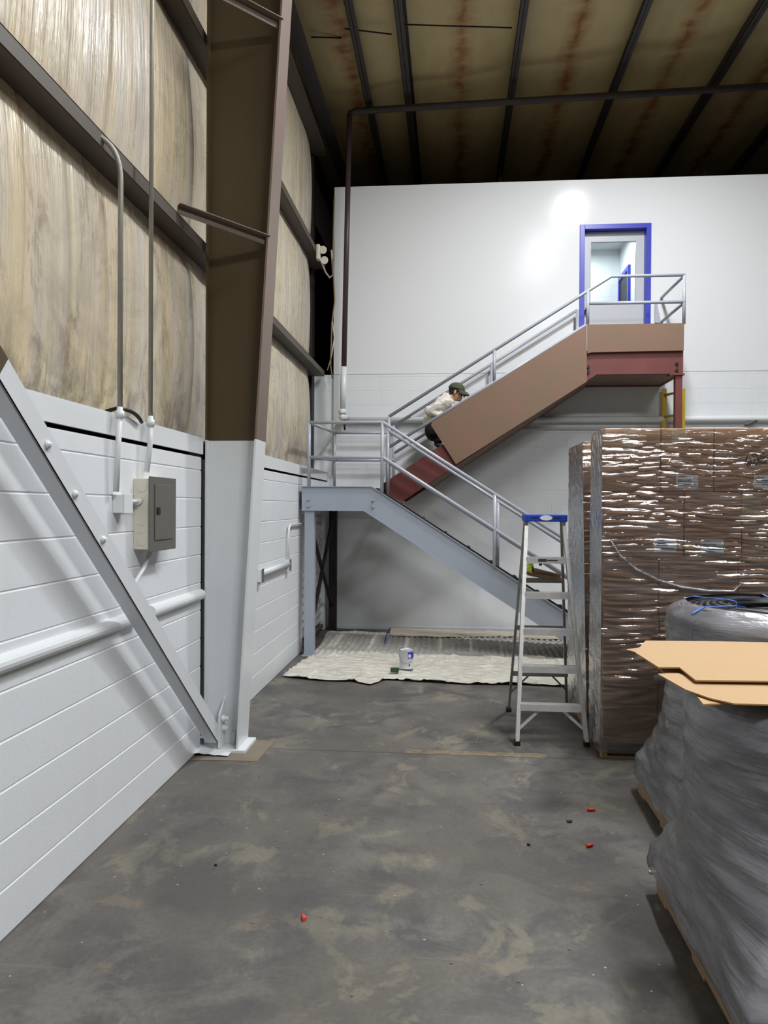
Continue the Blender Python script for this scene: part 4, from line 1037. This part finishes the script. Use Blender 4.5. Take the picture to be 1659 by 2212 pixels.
# ---------------------------------------------------------------- drop cloths and painting things
def cloth(poly, name, mat, label, z=.004, amp=.012, seed=0, res=.045, cat='drop cloth', shade_rib=0):
    pts = [at(x, y, Z=0) for x, y in poly]
    def inside(x, y):
        c = False; j = len(pts) - 1
        for i in range(len(pts)):
            a_, b_ = pts[i], pts[j]
            if (a_.y > y) != (b_.y > y) and x < (b_.x - a_.x) * (y - a_.y) / (b_.y - a_.y) + a_.x: c = not c
            j = i
        return c
    bm = bmesh.new(); f = bm.faces.new([bm.verts.new((p_.x, p_.y, 0)) for p_ in pts]); bm.normal_update()
    x0, x1 = min(p_.x for p_ in pts), max(p_.x for p_ in pts); y0, y1 = min(p_.y for p_ in pts), max(p_.y for p_ in pts)
    for ax, lo, hi in ((0, x0, x1), (1, y0, y1)):
        k = lo + res
        while k < hi:
            co = (k, 0, 0) if ax == 0 else (0, k, 0); no = (1, 0, 0) if ax == 0 else (0, 1, 0)
            bmesh.ops.bisect_plane(bm, geom=bm.verts[:] + bm.edges[:] + bm.faces[:], plane_co=co, plane_no=no); k += res
    for v in bm.verts:
        n1 = mnoise.noise(V((v.co.x * 2.2 + seed, v.co.y * 4.5, seed))); n2 = mnoise.noise(V((v.co.x * 7 + seed, v.co.y * 9, 1)))
        n3 = mnoise.noise(V((v.co.x * 3 + seed, v.co.y * 7 + v.co.x * 2, 4)))
        v.co.z = z + amp * (max(0, 1 - abs(n1) * 7) * 1.1 + max(0, 1 - abs(n3) * 12) * .8 + .4 * max(0, n2))
        v.co.z += shade_rib * (1 + math.sin(v.co.x * 2 * math.pi / .075 + .6 * math.sin(v.co.y * 5))) * max(0, min(1, (10.7 - v.co.y) * 4))  # ridges shaped into the cloth in place of grating shadow stripes
    for f in bm.faces: f.smooth = True
    mb = MB(); mb.bm.free(); mb.bm = bm
    o = mb.build(name, mat); s_ = o.modifiers.new('thick', 'SOLIDIFY'); s_.thickness = .003; s_.offset = -1
    return tag(o, label, cat)
cloth([(665, 1419), (675, 1412), (712, 1361), (735, 1366), (715, 1392), (690, 1420)], 'kraft_paper', M['kraft_brown'], 'brown paper strip on the floor by the grey stair post', .002, .001, cat='paper')
cloth([(708, 1366), (760, 1364), (820, 1368), (1240, 1374), (1290, 1395), (1290, 1432), (1180, 1430), (1050, 1424), (900, 1424), (760, 1422), (668, 1428), (690, 1398)], 'drop_cloth', M['canvas_gray'], 'grey drop cloth spread below the stairs against the wall', .006, .008, 3, .012, shade_rib=.009)
cloth([(842, 1360), (1010, 1366), (1210, 1370), (1275, 1372), (1275, 1384), (1190, 1386), (1080, 1379), (960, 1381), (842, 1378)], 'drop_cloth', M['canvas_tan'], 'narrow tan drop cloth strip along the foot of the wall', .024, .008, 9)
cloth([(610, 1463), (640, 1440), (665, 1424), (700, 1418), (790, 1414), (900, 1418), (1000, 1420), (1130, 1422), (1285, 1430), (1285, 1488), (1130, 1481), (1000, 1480), (900, 1474), (835, 1470), (800, 1482), (760, 1474), (690, 1472), (650, 1468)], 'drop_cloth', M['canvas'], 'off-white canvas drop cloth in front, under the paint can', .02, .02, 5, .03)
q = at(878, 1443, Z=.05); rr = .077
pc = thing('paint_can', V((q.x, q.y, .05)), 'open white gallon paint can with blue label standing on drop cloth', 'paint can')
MB().lathe((q.x, q.y, .05), [(rr, 0), (rr, .004), (rr - .002, .008), (rr - .002, .185), (rr + .002, .19), (rr + .002, .197), (rr - .014, .197), (rr - .014, .182), (.001, .18)], 36).build('can_body', M['can_white'], pc)
MB().tube([(q.x + (rr + .0) * math.cos(k * math.pi / 12), q.y + rr * math.sin(k * math.pi / 12), .248) for k in range(24)], .0035, 6, closed=True).build('rim', M['alu_dull'], pc)
mb = MB(); mb.grid(lambda u, v: (q.x + (rr + .0005) * math.cos(-1.3 + 1.15 * u), q.y + (rr + .0005) * math.sin(-1.3 + 1.15 * u), .165 + .065 * v), 12, 2); mb.build('label_panel', M['blue_paint'], pc)
mb = MB(); mb.grid(lambda u, v: (q.x + (rr + .001) * math.cos(-1.25 + .35 * u), q.y + (rr + .001) * math.sin(-1.25 + .35 * u), .175 + .035 * v), 6, 2); mb.build('label_emblem', M['paper'], pc)
mb = MB(); mb.grid(lambda u, v: (q.x + (rr + .001) * math.cos(-1.2 + .2 * u), q.y + (rr + .001) * math.sin(-1.2 + .2 * u), .085 + .02 * v), 6, 2); mb.build('label_mark', M['ink'], pc)
mb = MB(); mb.tube([(q.x - rr, q.y, .2)] + [(q.x - rr * math.cos(k * math.pi / 10), q.y - rr * math.sin(k * math.pi / 10) - .004, .2 - .085 * math.sin(k * math.pi / 10)) for k in range(1, 10)] + [(q.x + rr, q.y, .2)], .0025, 6)
mb.build('handle', M['alu_dull'], pc)
MB().box(q.x - .02, q.x + .03, q.y - .04, q.y + .03, .245, .262).build('stir_stick', M['paper'], pc)
q = at(853, 1452, Z=.04)
tag(MB().box(q.x - .045, q.x + .04, q.y - .02, q.y + .02, .04, .085).build('small_carton', M['green_box'], bevel=.003), 'small dark green box lying beside the paint can', 'box')
pts = [at(x, y, Z=.05) for x, y in ((832, 1388), (834, 1378), (840, 1368))]
tag(MB().tube([pts[0], pts[1] + V((0, 0, .02)), pts[2] + V((0, 0, .03)), pts[2] + V((.01, .04, .06))], .009, 6).build('masking_tape_strip', M['ladder_blue']), 'crumpled blue masking tape strip on the cloth by the wall', 'tape')
# debris on the floor
for px, py, lb in ((1277, 1749, 'orange plug lying nearest the coil pallets'), (1274, 1826, 'orange plug lying further forward on the right'), (656, 1981, 'orange plug lying on the left of the aisle')):
    q = at(px, py, Z=.009); a = rnd.uniform(0, 3); d_ = V((math.cos(a), math.sin(a), 0)) * .02
    if px == 1277: d_ = V((.024, 0, 0))
    tag(MB().tube([q - d_, q - d_ * .2, q + d_ * .4, q + d_], [.009, .009, .007, .006], 10).build('orange_plug', M['orange']), lb, 'plug', 'orange plugs on the floor')
for px, py, r_, lb, mt in ((1230, 1772, .014, 'small dark pebble in the middle right of the floor', 'stone'), (1142, 1824, .008, 'tiny black pebble on the floor, left of the plugs', 'black'), (466, 1868, .007, 'tiny black pebble on the floor near the left wall', 'black')):
    q = at(px, py, Z=r_ * .7); mb = MB(); mb.ball(q, r_, 8, (1.3, 1, .8)); tag(mb.build('pebble', M[mt]), lb, 'pebble', 'pebbles on the floor')
q = at(1410, 1883, Z=.006); tag(MB().box(q.x - .018, q.x + .018, q.y - .012, q.y + .012, 0, .01).build('wood_chip', M['tape'], bevel=.002), 'small pale wood chip beside the nearest pallet corner', 'wood chip')
for k, (px, py) in enumerate(((547, 1993), (705, 1760), (1040, 1910), (975, 2080), (600, 1830), (1120, 2120), (845, 2010), (1230, 2050), (760, 2150), (560, 1678))):
    q = at(px, py, Z=.002); r_ = .006; mb = MB(); mb.ball(q, r_, 6, (1.2, 1, .5)); tag(mb.build('paint_crumb', M['stone']), 'tiny pale crumb of debris on the concrete floor', 'crumb', 'crumbs on the floor')

# ---------------------------------------------------------------- lamps
LL = ['narrow white lamp hanging above the stairs, just out of view', 'long white lamp panel above the step ladder, out of view', 'square white lamp panel behind the viewpoint', 'square white lamp panel far to the right']
for i, (x, y, z, p_, sx, sy) in enumerate(LAMPS):
    f = thing('ceiling_lamp', (x, y, z), LL[i], 'lamp', 'ceiling lamps'); hx, hy = sx / 2, sy / 2
    MB().box(x - hx - .04, x + hx + .04, y - hy - .04, y + hy + .04, z, z + .07).build('housing', M['fixture'], f, .01)
    MB().box(x - hx, x + hx, y - hy, y + hy, z - .02, z).build('diffuser', M['lamp_on'], f)
    for k in (-1, 1): MB().tube([(x, y + k * hy * .8, z + .07), (x, y + k * hy * .8, zb(x) + .2)], .004, 6).build('hanger', M['alu_dull'], f)

# ---------------------------------------------------------------- the man on the upper flight
PYY = 10.52
def pp(px, py, dy=0): return at(px, py, Y=PYY + dy)
man = thing('person', V((pp(942, 968).x, PYY, pp(942, 968).z)), 'man in green cap, glasses and off-white hoodie crouching forward on the upper stairs', 'person')
def remesh(mb, name, mat, parent, vox, smooth=2):
    tmp = mb.build(name, mat, parent)
    r_ = tmp.modifiers.new('r', 'REMESH'); r_.mode = 'VOXEL'; r_.voxel_size = vox; r_.use_smooth_shade = True
    s_ = tmp.modifiers.new('s', 'SMOOTH'); s_.iterations = smooth; s_.factor = .5
    return tmp
def limb(mb, pts, rs, n=14):
    mb.tube(pts, rs, n)
    for p_, r_ in zip(pts, rs): mb.ball(p_, r_, 12)
# head frame: facing right (+X) and down
hc = pp(987, 847); hd = V((math.cos(-.3), -.12, math.sin(-.3))).normalized(); hs = V((0, 0, 1)).cross(hd).normalized(); hu = hd.cross(hs)
H3 = lambda f, s, u: hc + hd * f + hs * s + hu * u
rot = Matrix((hd, hs, hu)).transposed()
hip = pp(940, 932); hipL, hipR = hip + V((0, -.1, 0)), hip + V((0, .1, 0))
sho = pp(962, 872); neck = pp(974, 862)
shN, shF = sho + V((0, -.19, -.02)), sho + V((0, .19, -.02))
elN, haN = pp(930, 893) + V((0, -.24, 0)), pp(962, 905) + V((0, -.2, 0))
elF, haF = pp(985, 905) + V((0, .2, 0)), pp(1010, 880) + V((0, .18, 0))
knN, knF = pp(985, 930) + V((0, -.13, 0)), pp(990, 915) + V((0, .13, 0))
anN, anF = pp(946, 955) + V((0, -.12, 0)), pp(985, 940) + V((0, .13, 0))
def hand(mb, w, d_, palm_n):
    s_ = d_.cross(palm_n).normalized(); mb.ball(w + d_ * .045, .034, 12, (1.25, .9, .5), Matrix((d_, s_, palm_n)).transposed())
    for k, L in enumerate((.07, .08, .075, .06)):
        o0 = w + d_ * .08 + s_ * (.026 - .0175 * k); mb.tube([w + d_ * .04 + s_ * (.02 - .013 * k), o0, o0 + d_ * L * .5 - palm_n * .008, o0 + d_ * L * .85 - palm_n * .03], [.009, .0088, .008, .007], 8)
    mb.tube([w + d_ * .02 + s_ * .025, w + d_ * .05 + s_ * .052, w + d_ * .085 + s_ * .055 - palm_n * .01], [.011, .01, .008], 8)
mb = MB()
mb.ball(H3(-.012, 0, .03), .1, 20, (.98, .78, .92), rot); mb.ball(H3(.025, 0, -.035), .075, 18, (.85, .8, 1.15), rot)
mb.ball(H3(.06, 0, -.085), .032, 14, (1, 1.1, .9), rot); mb.ball(H3(.085, 0, .03), .03, 10, (.6, 1.8, .5), rot)
mb.tube([H3(.085, 0, .012), H3(.103, 0, -.012), H3(.118, 0, -.032)], [.008, .012, .015], 10); mb.ball(H3(.112, 0, -.034), .015, 10)
mb.ball(H3(.092, 0, -.058), .014, 10, (.8, 1.6, .5), rot); mb.ball(H3(.088, 0, -.07), .013, 10, (.8, 1.5, .6), rot)
for s_ in (-1, 1):
    mb.ball(H3(-.012, s_ * .078, -.015), .03, 12, (.7, .3, 1.1), rot); mb.ball(H3(.078, s_ * .03, .008), .012, 8)
limb(mb, [H3(-.03, 0, -.06), neck, sho + V((0, 0, -.03))], [.052, .056, .1])
limb(mb, [sho + V((-.02, 0, -.05)), (sho + hip) / 2 + V((-.02, 0, 0)), hip], [.13, .12, .13])
limb(mb, [shN, elN, haN], [.05, .04, .026]); limb(mb, [shF, elF, haF], [.05, .04, .026])
limb(mb, [sho, shN], [.08, .06]); limb(mb, [sho, shF], [.08, .06])
limb(mb, [hipL, knN, anN], [.08, .055, .036]); limb(mb, [hipR, knF, anF], [.08, .055, .036])
hand(mb, haN, (haN - elN).normalized(), V((0, 0, 1))); hand(mb, haF, (haF - elF).normalized(), V((0, 0, 1)))
body = remesh(mb, 'body', M['skin'], man, .0055, 2)
# hoodie
mb = MB()
limb(mb, [sho + V((-.01, 0, -.03)), sho.lerp(hip, .5) + V((-.035, 0, .0)), hip + V((-.015, 0, .13))], [.15, .155, .148])
limb(mb, [hip + V((-.02, 0, .12)), hip + V((.03, 0, .09))], [.15, .14])
limb(mb, [sho + V((0, 0, .0)), shN, shN.lerp(elN, .5) + V((-.01, -.01, 0)), elN, elN.lerp(haN, .5), haN], [.11, .085, .08, .072, .062, .048])
limb(mb, [sho, shF, shF.lerp(elF, .5), elF, elF.lerp(haF, .6)], [.11, .085, .078, .07, .055])
limb(mb, [neck + V((-.03, -.07, .01)), neck + V((-.075, 0, .025)), neck + V((-.03, .07, .01))], [.042, .06, .042])
limb(mb, [neck + V((-.03, -.075, .0)), neck + V((.015, -.07, -.05)), neck + V((.03, -.03, -.09))], [.035, .03, .025])
limb(mb, [neck + V((-.03, .075, .0)), neck + V((.015, .07, -.05)), neck + V((.03, .03, -.09))], [.035, .03, .025])
hood = remesh(mb, 'hoodie', M['hoodie'], man, .009, 3)
dm = bpy.data.textures.new('folds', 'CLOUDS'); dm.noise_scale = .07
dd_ = hood.modifiers.new('folds', 'DISPLACE'); dd_.texture = dm; dd_.strength = .035; dd_.mid_level = .5
mb = MB()
limb(mb, [hipL + V((0, 0, -.01)), hipL.lerp(knN, .5), knN, anN + V((.0, 0, .015))], [.118, .1, .078, .06])
limb(mb, [hipR + V((0, 0, -.01)), hipR.lerp(knF, .5), knF, anF], [.118, .1, .078, .06]); limb(mb, [hipL + V((-.012, 0, -.0)), hipR + V((-.012, 0, -.0))], [.13, .13])
remesh(mb, 'trousers', M['denim'], man, .009, 2)
for A, B in ((anN, 'shoe'), (anF, 'shoe')):
    mb = MB(); h_ = A + V((-.01, 0, -.03)); toe = A + V((.13, 0, -.085)) if A is anF else A + V((.07, 0, -.1))
    limb(mb, [h_, h_.lerp(toe, .55), toe], [.042, .04, .034]); remesh(mb, B, M['shoe'], man, .007, 2)
# hair, cap, glasses
mb = MB(); mb.ball(H3(-.03, 0, .025), .1, 20, (.92, .83, .9), rot); mb.ball(H3(-.065, 0, -.03), .055, 14, (.6, 1.1, .8), rot)
mb.tube([H3(.02, -.078, .03), H3(.012, -.08, .0), H3(.01, -.078, -.025)], [.014, .012, .008], 8); mb.tube([H3(.02, .078, .03), H3(.012, .08, .0), H3(.01, .078, -.025)], [.014, .012, .008], 8)
remesh(mb, 'hair', M['hair'], man, .006, 1)
cap = MB()
def capf(u, v):
    a = u * 2 * math.pi; ph = v * math.pi / 2; r_ = math.cos(ph) ** .85
    return H3(-.018 + .112 * r_ * math.cos(a), .09 * r_ * math.sin(a), .043 + .085 * math.sin(ph) - .012 * r_ * (1 - math.cos(a)) * .6)
cap.grid(capf, 36, 12)
def brim(u, v):
    a = (u - .5) * 2.3; r_ = 1 + .98 * v * math.cos(a * .9)
    return H3(-.018 + .108 * r_ * math.cos(a), .092 * math.sin(a) * (1 + .05 * v), .042 - .012 * v - .03 * v * v - .02 * abs(math.sin(a)) * v)
cap.grid(brim, 20, 8)
co = cap.build('cap', M['cap_green'], man); sm = co.modifiers.new('t', 'SOLIDIFY'); sm.thickness = .004; sm.offset = 0
mb = MB()
for s_ in (-1, 1):
    c_ = H3(.112, s_ * .034, .0); mb.tube([c_ + hs * .026 * math.cos(k * math.pi / 8) + (hu * .95 + hd * -.25) * .022 * math.sin(k * math.pi / 8) for k in range(16)], .003, 6, closed=True)
    mb.tube([H3(.108, s_ * .06, .006), H3(.05, s_ * .078, .005), H3(-.008, s_ * .08, .0)], .0018, 6)
mb.tube([H3(.113, -.009, .002), H3(.118, 0, .004), H3(.113, .009, .002)], .002, 6)
mb.build('glasses', M['black'], man)
